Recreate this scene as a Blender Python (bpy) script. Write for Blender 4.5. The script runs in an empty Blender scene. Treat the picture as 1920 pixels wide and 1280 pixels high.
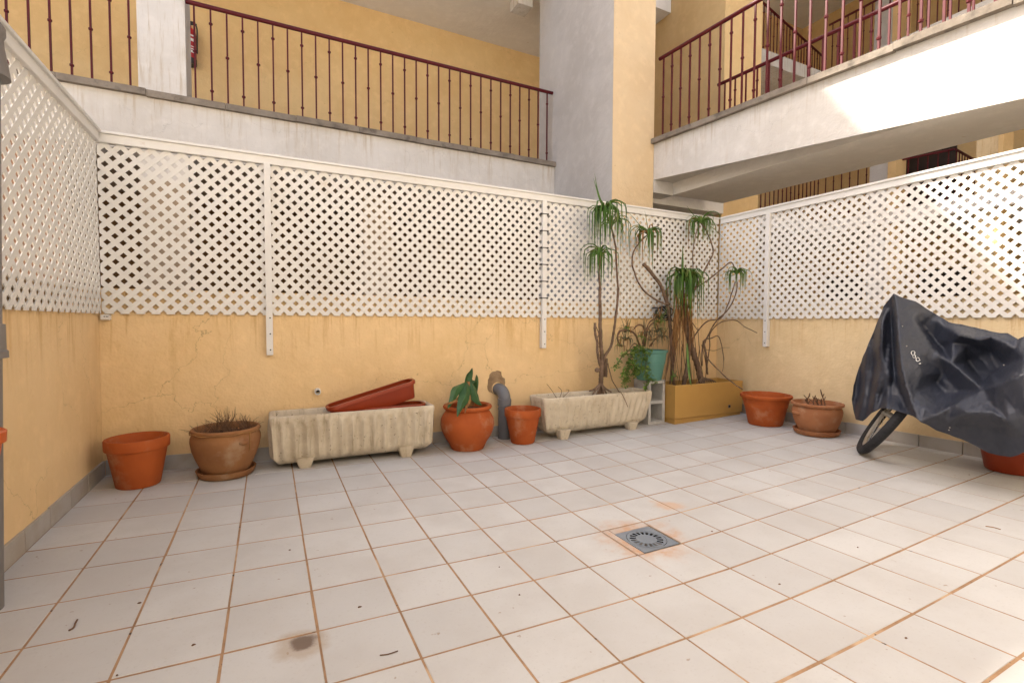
import bpy, math, random
import numpy as np
from mathutils import Vector, Matrix, Euler, noise as mnoise
from mathutils.geometry import delaunay_2d_cdt
random.seed(7)
scn = bpy.context.scene
col = scn.collection

# ------------------------------------------------------------------ camera
CAM = Vector((0.88041, -3.04565, 0.98475))
CR = Vector((0.8939523, -0.44814801, 0.00355529))
CU = Vector((0.01463727, 0.03712495, 0.99920343))
CW = Vector((0.44792302, 0.89318817, -0.0397476))
FPX = 908.84
cd = bpy.data.cameras.new('camera'); cam = bpy.data.objects.new('camera', cd); col.objects.link(cam)
cam.matrix_world = Matrix(((CR.x, CU.x, -CW.x, CAM.x), (CR.y, CU.y, -CW.y, CAM.y), (CR.z, CU.z, -CW.z, CAM.z), (0, 0, 0, 1)))
cd.sensor_width = 36; cd.lens = FPX / 1920 * 36; cd.clip_start = 0.02; cd.clip_end = 2000
scn.camera = cam
# ------------------------------------------------------------------ sky, sun, exposure
SUN = Vector((-1.0, 1.0, 1.45)).normalized()
w = bpy.data.worlds.new('World'); scn.world = w; w.use_nodes = True
nt = w.node_tree; bg = nt.nodes['Background']
sky = nt.nodes.new('ShaderNodeTexSky'); sky.sky_type = 'NISHITA'; sky.sun_disc = False
sky.sun_elevation = math.asin(SUN.z); sky.sun_rotation = math.radians(315)
sky.dust_density = 4.0; sky.air_density = 0.8; sky.ozone_density = 0.3
nt.links.new(sky.outputs[0], bg.inputs[0]); bg.inputs[1].default_value = 0.15
sd = bpy.data.lights.new('sun', 'SUN'); sun = bpy.data.objects.new('sun', sd); col.objects.link(sun)
sd.energy = 4.0; sd.angle = math.radians(1.2); sd.color = (1.0, 0.93, 0.82)
sun.rotation_euler = SUN.to_track_quat('Z', 'Y').to_euler(); sun.location = (0, 0, 12)
scn.view_settings.view_transform = 'Standard'; scn.view_settings.look = 'None'
scn.view_settings.gamma = 1.0; scn.view_settings.exposure = 1.5
scn.render.engine = 'CYCLES'
scn.cycles.max_bounces = 5; scn.cycles.diffuse_bounces = 3; scn.cycles.glossy_bounces = 2; scn.cycles.transmission_bounces = 1

# ------------------------------------------------------------------ pixel helpers (direction only; the plane gives the distance)
def ray(px, py): return CW + CR * ((px - 960) / FPX) + CU * ((640 - py) / FPX)
def onY(px, py, Y): v = ray(px, py); return CAM + v * ((Y - CAM.y) / v.y)
def onX(px, py, X): v = ray(px, py); return CAM + v * ((X - CAM.x) / v.x)
def onZ(px, py, Z): v = ray(px, py); return CAM + v * ((Z - CAM.z) / v.z)
U = 0.25
def fz(X, Y):      # the patio falls gently towards its drain
    x, y = X / U, Y / U
    return U * (0.0324 * math.sqrt((x - 9.6) ** 2 + (y + 6.5) ** 2 + .5) + 0.00155 * (x - 10) - 0.0138 * (y + 5))
def proj(P):
    d = Vector(P) - CAM; z = d.dot(CW)
    return (960 + FPX * d.dot(CR) / z, 640 - FPX * d.dot(CU) / z, z)
YB, XR, XL, HT, HB = 0.5436, 5.0898, 0.0105, 2.0657, 1.0252
YW, XWR, XWL = YB + .014, XR + .014, XL - .014     # plaster faces
YG, ZG = 2.533, 3.1                                # gallery edge, first floor level
XC, YF, XBR = 4.302, 1.32, 4.9                     # big column: left face, front face, right face

# ------------------------------------------------------------------ mesh builder
WORLD = {}
class MB:
    def __init__(s): s.v = []; s.f = []
    def add(s, vs, fs):
        o = len(s.v); s.v += [tuple(p) for p in vs]; s.f += [tuple(i + o for i in f) for f in fs]; return s
    def box(s, a, b):
        x0, y0, z0 = a; x1, y1, z1 = b
        return s.hexa([(x0, y0, z0), (x1, y0, z0), (x1, y1, z0), (x0, y1, z0), (x0, y0, z1), (x1, y0, z1), (x1, y1, z1), (x0, y1, z1)])
    def hexa(s, p):
        return s.add(p, [(3, 2, 1, 0), (4, 5, 6, 7), (0, 1, 5, 4), (1, 2, 6, 5), (2, 3, 7, 6), (3, 0, 4, 7)])
    def bbox(s, a, b, c=.004):   # box with chamfered edges
        x0, y0, z0 = a; x1, y1, z1 = b
        rings = []
        for z, i in ((z0, c), (z0 + c, 0), (z1 - c, 0), (z1, c)):
            rings.append([(x0 + i + c * 0, y0 + i, z), (x1 - i, y0 + i, z), (x1 - i, y1 - i, z), (x0 + i, y1 - i, z)])
        return s.loft(rings, True, True)
    def loft(s, rings, cap0=False, cap1=False, closed=True):
        n = len(rings[0]); o = len(s.v)
        for r in rings: s.v += [tuple(p) for p in r]
        for k in range(len(rings) - 1):
            for i in range(n if closed else n - 1):
                j = (i + 1) % n
                s.f.append((o + k * n + i, o + k * n + j, o + (k + 1) * n + j, o + (k + 1) * n + i))
        if cap0: s.f.append(tuple(o + i for i in reversed(range(n))))
        if cap1: s.f.append(tuple(o + (len(rings) - 1) * n + i for i in range(n)))
        return s
    def tube(s, pts, rad, n=6, caps=True):
        pts = [Vector(p) for p in pts]; m = len(pts)
        if not hasattr(rad, '__len__'): rad = [rad] * m
        rings = []; nrm = None
        for i, p in enumerate(pts):
            t = (pts[min(i + 1, m - 1)] - pts[max(i - 1, 0)])
            if t.length < 1e-9: t = Vector((0, 0, 1))
            t.normalize()
            if nrm is None:
                nrm = t.cross(Vector((0, 0, 1)) if abs(t.z) < .9 else Vector((1, 0, 0))).normalized()
            else:
                nrm = (nrm - t * nrm.dot(t)); nrm = nrm.normalized() if nrm.length > 1e-6 else t.orthogonal().normalized()
            b = t.cross(nrm)
            rings.append([p + (nrm * math.cos(a) + b * math.sin(a)) * rad[i] for a in [2 * math.pi * k / n for k in range(n)]])
        return s.loft(rings, caps, caps)
    def lathe(s, prof, c, n=40, jit=0, cap0=True, cap1=True, M=None, seed=0):
        rings = []
        for (r, z) in prof:
            ring = []
            for k in range(n):
                a = 2 * math.pi * k / n
                rr = r * (1 + jit * mnoise.noise(Vector((math.cos(a) * 1.5, math.sin(a) * 1.5, z * 9 + seed)))) if jit else r
                p = Vector((rr * math.cos(a), rr * math.sin(a), z))
                if M: p = M @ p
                ring.append(p + Vector(c))
            rings.append(ring)
        return s.loft(rings, cap0, cap1)
    def strip(s, pts, wid, side=None, fold=.25, up=Vector((0, 0, 1))):   # a leaf: folded ribbon
        pts = [Vector(p) for p in pts]; m = len(pts); o = len(s.v)
        for i, p in enumerate(pts):
            t = (pts[min(i + 1, m - 1)] - pts[max(i - 1, 0)]).normalized()
            sd_ = side if side else t.cross(up)
            if sd_.length < 1e-4: sd_ = Vector((1, 0, 0))
            sd_ = (sd_ - t * sd_.dot(t)).normalized(); nn = sd_.cross(t)
            wv = wid(i / (m - 1))
            s.v += [tuple(p - sd_ * wv + nn * wv * fold), tuple(p - nn * wv * fold), tuple(p + sd_ * wv + nn * wv * fold)]
        for i in range(m - 1):
            a = o + i * 3
            s.f += [(a, a + 1, a + 4, a + 3), (a + 1, a + 2, a + 5, a + 4)]
        return s
    def build(s, name, mat, parent=None, base=None, smooth=None):
        if base is None:
            base = WORLD[parent.name] if parent else Vector((0, 0, 0))
        base = Vector(base)
        me = bpy.data.meshes.new(name)
        me.from_pydata([(x - base.x, y - base.y, z - base.z) for x, y, z in s.v], [], s.f)
        if mat: me.materials.append(mat)
        if smooth is not None:
            me.polygons.foreach_set('use_smooth', [True] * len(me.polygons)); me.set_sharp_from_angle(angle=math.radians(smooth))
        o = bpy.data.objects.new(name, me); col.objects.link(o)
        if parent:
            o.parent = parent; o.location = base - WORLD[parent.name]
        else: o.location = base
        WORLD[o.name] = base
        return o
def inst(src, name, parent, at_):      # a copy that shares its mesh, placed in world coordinates
    o = src.copy(); o.name = name; col.objects.link(o); o.parent = parent
    o.location = Vector(at_) - WORLD[parent.name]; WORLD[o.name] = Vector(at_); return o
def thing(name, base, label, cat, group=None):
    o = bpy.data.objects.new(name, None); col.objects.link(o); o.location = base; o.empty_display_size = .1
    WORLD[o.name] = Vector(base); return tag(o, label, cat, group)
def tag(o, label, cat, group=None):
    o['label'] = label; o['category'] = cat
    if group: o['group'] = group
    return o
def structure(o): o['kind'] = 'structure'; return o

# ------------------------------------------------------------------ materials
MATS = {}
class NG:      # small node helper
    def __init__(s, name):
        s.m = bpy.data.materials.new(name); s.m.use_nodes = True; s.t = s.m.node_tree; s.n = s.t.nodes
        s.b = s.n['Principled BSDF']; s.geo = s.n.new('ShaderNodeNewGeometry'); s.pos = s.geo.outputs['Position']
    def L(s, a, b): s.t.links.new(a, b)
    def val(s, sock, v):
        if hasattr(v, 'is_output'): s.L(v, sock)
        elif v is not None: sock.default_value = v
    def scale(s, v, sc):
        n = s.n.new('ShaderNodeVectorMath'); n.operation = 'MULTIPLY'; s.L(v, n.inputs[0]); n.inputs[1].default_value = sc; return n.outputs[0]
    def addv(s, a, b):
        n = s.n.new('ShaderNodeVectorMath'); n.operation = 'ADD'; s.val(n.inputs[0], a); s.val(n.inputs[1], b); return n.outputs[0]
    def noise(s, sc, detail=4, rough=.55, vec=None, out=0, dist=0):
        n = s.n.new('ShaderNodeTexNoise'); n.inputs['Scale'].default_value = sc; n.inputs['Detail'].default_value = detail
        n.inputs['Roughness'].default_value = rough; n.inputs['Distortion'].default_value = dist
        s.L(vec or s.pos, n.inputs['Vector']); return n.outputs[out]
    def vor(s, sc, feature='DISTANCE_TO_EDGE', vec=None, rnd=1):
        n = s.n.new('ShaderNodeTexVoronoi'); n.feature = feature; n.inputs['Scale'].default_value = sc; n.inputs['Randomness'].default_value = rnd
        s.L(vec or s.pos, n.inputs['Vector']); return n.outputs['Distance']
    def ramp(s, x, a, b, lo=0., hi=1.):
        n = s.n.new('ShaderNodeMapRange'); n.interpolation_type = 'SMOOTHSTEP'; s.L(x, n.inputs[0])
        for i, v in enumerate((a, b, lo, hi)): n.inputs[i + 1].default_value = v
        return n.outputs[0]
    def math(s, op, a, b=None, c=None):
        n = s.n.new('ShaderNodeMath'); n.operation = op
        for i, v in enumerate((a, b, c)): s.val(n.inputs[i], v)
        return n.outputs[0]
    def mix(s, f, a, b, typ='MIX'):
        n = s.n.new('ShaderNodeMix'); n.data_type = 'RGBA'; n.blend_type = typ
        s.val(n.inputs[0], f)
        for i, v in ((6, a), (7, b)):
            s.val(n.inputs[i], (*v, 1) if isinstance(v, tuple) and len(v) == 3 else v)
        return n.outputs[2]
    def sep(s, v, k): n = s.n.new('ShaderNodeSeparateXYZ'); s.L(v, n.inputs[0]); return n.outputs[k]
    def dist(s, P):
        n = s.n.new('ShaderNodeVectorMath'); n.operation = 'DISTANCE'; s.L(s.pos, n.inputs[0]); n.inputs[1].default_value = P; return n.outputs['Value']
    def orand(s): return s.n.new('ShaderNodeObjectInfo').outputs['Random']
    def bump(s, h, strength=.3, d=.01):
        n = s.n.new('ShaderNodeBump'); n.inputs['Strength'].default_value = strength; n.inputs['Distance'].default_value = d
        s.L(h, n.inputs['Height'])
        if s.b.inputs['Normal'].is_linked: s.L(s.b.inputs['Normal'].links[0].from_socket, n.inputs['Normal'])
        s.L(n.outputs[0], s.b.inputs['Normal'])
    def fin(s, colr=None, rough=.8, spec=.5, metal=0):
        s.val(s.b.inputs['Base Color'], (*colr, 1) if isinstance(colr, tuple) and len(colr) == 3 else colr)
        s.val(s.b.inputs['Roughness'], rough); s.b.inputs['Specular IOR Level'].default_value = spec; s.b.inputs['Metallic'].default_value = metal
        MATS[s.m.name] = s.m; return s.m

def m_plaster(name, c, dark, crack=.4, streak=.4, stain=(.45, .27, .1), drip=0, dz0=.62, dz1=1.03, dcol=(.50, .27, .085)):
    g = NG(name)
    base = g.mix(g.ramp(g.noise(1.7, 4, .6), .3, .7), c, dark)
    base = g.mix(g.ramp(g.noise(9, 3, .6), .45, .8, 0, .5), base, tuple(min(1, x * 1.13) for x in c))
    # rain streaks running down from the top edge of the wall
    st = g.noise(1.0, 4, .6, g.scale(g.pos, (14, 14, .9)))
    band = g.ramp(g.noise(2.2, 3), .35, .65)
    base = g.mix(g.math('MULTIPLY', g.math('MULTIPLY', g.ramp(st, .56, .76), band), streak * .5), base, stain)
    if drip:   # dirt washed down from under the trellis
        dz = g.ramp(g.sep(g.pos, 2), dz0, dz1); dn = g.noise(1.0, 5, .7, g.scale(g.pos, (26, 26, 1.6)))
        base = g.mix(g.math('MULTIPLY', g.math('MULTIPLY', g.ramp(dn, .5, .68), dz), drip), base, dcol)
    # hairline cracks
    wv = g.addv(g.pos, g.scale(g.noise(2.6, 5, .65, out=1), (.35, .35, .35)))
    ck = g.ramp(g.vor(1.25, vec=wv), .0, .0035, 1, 0)
    ckm = g.math('MULTIPLY', ck, g.ramp(g.noise(.9, 2), .42, .55))
    base = g.mix(g.math('MULTIPLY', ckm, crack), base, tuple(x * .45 for x in dark))
    # pocks and flakes
    pk = g.ramp(g.noise(16, 3, .5), .74, .8)
    base = g.mix(g.math('MULTIPLY', pk, .55), base, stain)
    g.bump(g.noise(6, 4, .72), .42, .03); g.bump(ckm, .35, -.004)
    return g.fin(base, g.ramp(g.noise(4), .3, .7, .82, .95), .25)
M_YEL = m_plaster('yellow_plaster', (.80, .575, .315), (.755, .525, .265), .5, .35, drip=.5)
M_YEL2 = m_plaster('yellow_plaster_building', (.76, .535, .26), (.71, .475, .215), .25, .2)
M_YELR = m_plaster('pale_ochre_plaster', (.74, .575, .345), (.69, .515, .285), .45, .35, drip=.45)
M_CREAM = m_plaster('cream_plaster', (.76, .715, .64), (.72, .67, .59), .2, .2)
M_FACE = m_plaster('pale_yellow_plaster', (.82, .63, .39), (.78, .575, .335), .15, .15)
M_SHADEBG = m_plaster('shade_beige_plaster', (.44, .34, .23), (.38, .28, .18), .2, .3)  # passage shade put into the colour of lower pillar, soffit and piers
M_SHADEBR = m_plaster('shade_brown_plaster', (.155, .085, .035), (.12, .062, .025), .2, .2)  # stands for yellow wall in shade, the darkness put into its colour
M_WHT = m_plaster('white_plaster', (.72, .685, .635), (.64, .60, .545), .3, .5, (.48, .33, .18), drip=.6, dz0=2.55, dz1=3.1, dcol=(.47, .37, .25))
M_GRY = m_plaster('grey_plaster', (.57, .53, .485), (.50, .46, .415), .2, .25, (.46, .36, .26))
M_CEIL = m_plaster('ceiling_plaster', (.84, .79, .72), (.80, .745, .67), .1, .05)

def m_tile():
    g = NG('floor_tile'); r = g.orand()
    base = g.mix(r, (.50, .485, .46), (.575, .56, .53))
    base = g.mix(g.ramp(g.noise(3.0, 5, .6), .35, .7, 0, .5), base, (.45, .42, .385))
    base = g.mix(g.ramp(g.noise(95, 3, .7), .55, .75, 0, .35), base, (.40, .36, .32))
    sp = g.ramp(g.noise(34, 2, .5), .73, .79)
    base = g.mix(g.math('MULTIPLY', sp, .6), base, (.27, .18, .11))
    wrp = g.math('MULTIPLY', g.math('SUBTRACT', g.noise(9, 5, .65), .5), .28)
    # rust washed around the drain
    d = g.math('ADD', g.dist((2.38, -1.39, .005)), wrp)
    rust = g.math('MULTIPLY', g.ramp(d, .10, .25, 1, 0), g.ramp(g.noise(13, 4, .7), .35, .65, .25, .75))
    base = g.mix(rust, base, (.52, .26, .11))
    d2 = g.math('ADD', g.dist((2.74, -1.16, .01)), g.math('MULTIPLY', wrp, .8))
    base = g.mix(g.math('MULTIPLY', g.ramp(d2, .03, .10, 1, 0), .55), base, (.58, .32, .15))
    # one old brown pot stain and its paler ring
    P = onZ(563, 1207, .05); d3 = g.math('ADD', g.dist(tuple(P)), g.math('MULTIPLY', wrp, .35))
    base = g.mix(g.math('MULTIPLY', g.ramp(d3, .045, .085, 1, 0), .5), base, (.36, .25, .15))
    P2 = onZ(567, 1203, .05); d4 = g.math('ADD', g.dist(tuple(P2)), g.math('MULTIPLY', wrp, .3))
    base = g.mix(g.math('MULTIPLY', g.ramp(d4, .02, .042, 1, 0), .85), base, (.13, .085, .06))
    # dirt along the foot of the walls
    y = g.sep(g.pos, 1); base = g.mix(g.math('MULTIPLY', g.ramp(y, .05, .5), g.ramp(g.noise(5, 4, .6), .4, .65, .05, .6)), base, (.36, .27, .17))
    g.bump(g.noise(14, 4, .6), .12, .004)
    return g.fin(base, g.ramp(g.noise(8, 4), .3, .7, .58, .78), .25)
M_TILE = m_tile()
def m_grout():
    g = NG('grout')
    base = g.mix(g.ramp(g.noise(7, 5, .7), .35, .65), (.42, .255, .14), (.29, .175, .095))
    base = g.mix(g.ramp(g.noise(3, 3), .58, .68), base, (.52, .36, .22)); base = g.mix(g.ramp(g.noise(21, 3), .66, .72), base, (.08, .05, .035))
    g.bump(g.noise(80, 3), .4, .004); return g.fin(base, .9, .2)
M_GROUT = m_grout()
def m_skirt():
    g = NG('skirting_tile'); r = g.orand()
    base = g.mix(r, (.40, .375, .345), (.47, .44, .40)); base = g.mix(g.ramp(g.noise(6, 5), .4, .7, 0, .6), base, (.33, .26, .18))
    g.bump(g.noise(20, 4), .15, .004); return g.fin(base, .5, .4)
M_SKIRT = m_skirt()
def simple(name, c1, c2, sc=8, rough=.6, bump=.2, bs=30, bd=.005, spec=.4, metal=0, dirt=None, dsc=4, dlo=.55, dhi=.75, detail=5):
    g = NG(name); base = g.mix(g.ramp(g.noise(sc, detail, .6), .3, .7), c1, c2)
    if dirt: base = g.mix(g.ramp(g.noise(dsc, 6, .65), dlo, dhi, 0, .75), base, dirt)
    if bump: g.bump(g.noise(bs, 5, .65), bump, bd)
    return g.fin(base, rough, spec, metal)
M_PVC = simple('white_pvc', (.76, .735, .685), (.72, .69, .635), 3, .5, 0, 20, dirt=(.60, .50, .38), dsc=6, dlo=.6, dhi=.85)
M_PVCR = simple('white_pvc_rail', (.76, .74, .70), (.71, .685, .64), 2, .5, .06, 20, dirt=(.55, .42, .28), dsc=9, dlo=.66, dhi=.8)
M_TERRA = simple('terracotta', (.43, .095, .018), (.34, .07, .013), 5, .75, .2, 40, .003, .3, dirt=(.49, .27, .15), dsc=6, dlo=.5, dhi=.78)
M_TERRAD = simple('aged_terracotta', (.36, .15, .065), (.29, .115, .05), 6, .8, .3, 30, .003, .25, dirt=(.43, .27, .165), dsc=7, dlo=.5, dhi=.75)
M_CLAY = simple('brown_clay', (.33, .155, .062), (.25, .11, .045), 4, .8, .3, 26, .004, .25, dirt=(.42, .28, .17), dsc=5, dlo=.52, dhi=.75)
M_PLRED = simple('red_plastic', (.30, .040, .008), (.25, .032, .007), 3, .4, .05, 30, dirt=(.28, .08, .035), dsc=6, dlo=.66, dhi=.9)
M_PLORG = simple('orange_plastic', (.52, .10, .02), (.48, .09, .02), 3, .4, .05, 30)
M_SOIL = simple('dry_soil', (.09, .06, .042), (.04, .028, .02), 18, .95, .8, 45, .02, .1)
def m_conc():
    g = NG('weathered_concrete')
    base = g.mix(g.ramp(g.noise(6, 6, .65), .3, .7), (.67, .585, .45), (.54, .45, .325))
    base = g.mix(g.ramp(g.noise(3.2, 5, .7), .55, .78, 0, .6), base, (.34, .26, .16))
    base = g.mix(g.ramp(g.noise(1, 4, .65, g.scale(g.pos, (30, 30, 3.5))), .52, .74, 0, .6), base, (.30, .235, .145))
    base = g.mix(g.ramp(g.noise(44, 3, .7), .62, .74), base, (.17, .125, .075))
    base = g.mix(g.ramp(g.noise(30, 4, .7), .2, .36, .7, 0), base, (.62, .585, .52))
    g.bump(g.noise(45, 5, .75), .6, .01); return g.fin(base, .95, .15)
M_CONC = m_conc()
M_STONE = simple('coping_stone', (.30, .255, .205), (.20, .165, .13), 5, .85, .5, 24, .01, .2, dirt=(.09, .075, .06), dsc=7, dlo=.5, dhi=.7)
M_IRON = simple('red_painted_iron', (.105, .006, .010), (.08, .005, .008), 6, .5, 0, 40, .002, .3)
M_GREY = simple('grey_pvc', (.155, .16, .175), (.13, .135, .145), 4, .45, .06, 30)
M_GREYL = simple('grey_downpipe', (.20, .185, .175), (.17, .155, .145), 4, .5, .06, 30)
M_STEEL = simple('drain_grate', (.255, .285, .32), (.215, .245, .28), 8, .42, .15, 60, .002, .5, .2, dirt=(.34, .24, .16), dsc=16, dlo=.62, dhi=.78)
M_BLACK = simple('dark_void', (.012, .010, .009), (.02, .017, .014), 8, .9, 0)
M_TIE = simple('black_nylon_tie', (.02, .018, .017), (.03, .028, .026), 8, .5, 0)
M_GREEN = simple('green_plastic', (.10, .25, .20), (.085, .215, .175), 5, .5, .08, 25, dirt=(.17, .25, .20), dsc=5)
M_BLOCK = simple('cinder_block', (.52, .50, .46), (.42, .40, .37), 12, .95, .7, 60, .008, .1, dirt=(.26, .22, .17), dsc=6)
M_OCHRE = simple('ochre_planter_paint', (.50, .285, .075), (.46, .26, .07), 4, .55, .1, 20, .003, .35, dirt=(.34, .19, .06), dsc=6, dlo=.6, dhi=.85)
M_BARK = simple('plant_bark', (.21, .14, .095), (.12, .078, .052), 22, .9, .6, 60, .006, .15)
M_STRAW = simple('dry_leaf', (.38, .20, .075), (.21, .105, .045), 14, .85, .2, 40, .002, .15)
M_TWIG = simple('dead_twig', (.20, .115, .07), (.115, .068, .042), 20, .9, .2, 40, .002, .1)
M_RUBBER = simple('tyre_rubber', (.018, .018, .02), (.03, .03, .032), 14, .75, .4, 90, .002, .3)
M_ALU = simple('wheel_metal', (.55, .53, .48), (.45, .43, .40), 9, .35, 0, spec=.5, metal=.7)
M_REDEXT = simple('extinguisher_red', (.42, .012, .016), (.36, .01, .014), 4, .3, 0)
M_WHITEP = simple('white_print', (.75, .73, .70), (.68, .66, .62), 8, .6, 0)
M_MORTAR = simple('broken_mortar', (.36, .25, .15), (.25, .165, .095), 16, .95, .9, 40, .015, .1)
M_DOOR = simple('dark_door', (.045, .028, .02), (.03, .02, .015), 4, .6, .1, 20)
M_PAVE = simple('passage_paving', (.36, .33, .29), (.30, .27, .235), 4, .8, .2, 30)
M_EARTH = simple('ground_earth', (.28, .24, .19), (.22, .19, .15), .6, .9, .2, 8)
M_DIMWALL = simple('dimmed_brown_wall', (.30, .175, .115), (.22, .125, .08), 6, .85, .2, 30)  # neighbour's wall colour, darkened to dim the trellis holes
M_BLUE = simple('blue_frame', (.03, .25, .55), (.03, .22, .5), 4, .5, 0)
def m_leaf(name, c1, c2, tip=None):
    g = NG(name); r = g.orand()
    base = g.mix(g.ramp(g.noise(16, 4), .3, .7), c1, c2)
    if tip: base = g.mix(g.ramp(g.noise(7, 3), .52, .68), base, tip)
    g.b.inputs['Subsurface Weight'].default_value = 0
    g.bump(g.noise(1, 3, .6, g.scale(g.pos, (160, 160, 20))), .2, .002)
    return g.fin(base, .48, .4)
M_LEAF = m_leaf('yucca_leaf', (.05, .115, .016), (.10, .19, .03), (.17, .20, .04))
M_LEAFD = m_leaf('agave_leaf', (.03, .085, .028), (.055, .13, .04))
M_VINE = m_leaf('trailing_leaf', (.075, .15, .018), (.14, .22, .03), (.22, .26, .05))
M_GREYL2 = m_leaf('greyish_leaf', (.13, .12, .065), (.075, .085, .035), (.17, .11, .07))
def m_cover():
    g = NG('black_nylon_cover')
    base = g.mix(g.ramp(g.noise(3, 4), .35, .7), (.020, .0235, .036), (.028, .032, .046))
    base = g.mix(g.ramp(g.noise(22, 4, .7), .66, .8, 0, .25), base, (.07, .068, .068))
    g.bump(g.noise(7, 3, .5, g.scale(g.pos, (1, 1, .5))), .07, .02)
    return g.fin(base, .48, .5)
M_COVER = m_cover()
# ================================================================== THE SETTING
g_ = MB().add([(-400, -400, -.06), (400, -400, -.06), (400, 400, -.06), (-400, 400, -.06)], [(0, 1, 2, 3)])
structure(g_.build('ground', M_EARTH))
structure(MB().box((-9, -9, -.056), (18, 9, -.03)).build('pavement', M_PAVE))

# ---- patio floor: grout bed + tiles that follow the fall to the drain
NX, Y0, Y1 = 21, -14, 2
def slab():
    m = MB(); xs = [i * U for i in range(0, 21)] + [XWR + .05]; xs[0] = XWL - .05
    ys = [j * U for j in range(Y0, 3)] + [YW + .05]
    for y in ys:
        for x in xs: m.v.append((x, y, fz(x, y) - .0013))
    n = len(xs)
    def dr(i, j): return i == 9 and ys[j] > -1.51 and ys[j] < -1.49
    for j in range(len(ys) - 1):
        for i in range(n - 1):
            if not dr(i, j): m.f.append((j * n + i, j * n + i + 1, (j + 1) * n + i + 1, (j + 1) * n + i))
    # side skirt down to the pavement
    o = len(m.v); ring = [i for i in range(n)] + [j * n + n - 1 for j in range(1, len(ys))] + [(len(ys) - 1) * n + i for i in range(n - 2, -1, -1)] + [j * n for j in range(len(ys) - 2, 0, -1)]
    for k in ring: x, y, z = m.v[k]; m.v.append((x, y, -.03))
    for k in range(len(ring)):
        k2 = (k + 1) % len(ring); m.f.append((ring[k2], ring[k], o + k, o + k2))
    return m
floor = structure(slab().build('patio_floor', M_GROUT))
def tile_mb(x0, x1, y0, y1, rng, c=.0016):
    m = MB(); tz = rng.uniform(-.0001, .0006); tx, ty = rng.uniform(-.0008, .0008), rng.uniform(-.0008, .0008)
    def z(x, y): return fz(x, y) + tz + tx * ((x - x0) / (x1 - x0) - .5) + ty * ((y - y0) / (y1 - y0) - .5)
    q = [(x0, y0), (x1, y0), (x1, y1), (x0, y1)]
    qi = [(x0 + c, y0 + c), (x1 - c, y0 + c), (x1 - c, y1 - c), (x0 + c, y1 - c)]
    return m.loft([[(x, y, z(x, y) - .012) for x, y in q], [(x, y, z(x, y) - .002) for x, y in q], [(x, y, z(x, y)) for x, y in qi]], False, True)
rng = random.Random(3); tiles = []
for j in range(Y0, 3):
    for i in range(NX):
        if i == 9 and j == -6: continue
        gx, gy = rng.uniform(.0026, .0040), rng.uniform(.0032, .0048)
        x0, x1 = i * U + gx, (i + 1) * U - gx; y0, y1 = j * U + gy, (j + 1) * U - gy
        if i == 0: x0 = XWL + .012
        if i == 20: x1 = XWR - .012
        if j == 2: y1 = YW - .012
        if y1 - y0 < .02: continue
        px, py, d = proj(((x0 + x1) / 2, (y0 + y1) / 2, .04))
        vis = d > .3 and -90 < px < 2010 and py < 1370
        tiles.append(((0 if vis else 1), -1 / max(d, .1), x0, x1, y0, y1))
tiles.sort()
for t in tiles[:300]: tile_mb(*t[2:], rng).build('tile', M_TILE, floor, base=((t[2] + t[3]) / 2, (t[4] + t[5]) / 2, fz((t[2] + t[3]) / 2, (t[4] + t[5]) / 2)))
rest = MB()
for t in tiles[300:]:
    m = tile_mb(*t[2:], rng); rest.add(m.v, m.f)
if rest.v: o = rest.build('tiles_out_of_view', M_TILE, floor); o['kind'] = 'stuff'
# cut tile strips beside the drain
dx0, dx1, dy0, dy1 = 9.16 * U, 9.955 * U, -6.0 * U + .004, -5.19 * U
tile_mb(9 * U + .004, dx0 - .003, -6 * U + .003, -5 * U - .003, rng, .002).build('tile', M_TILE, floor)
tile_mb(dx0, 10 * U - .004, dy1 + .003, -5 * U - .003, rng, .002).build('tile', M_TILE, floor)

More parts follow.
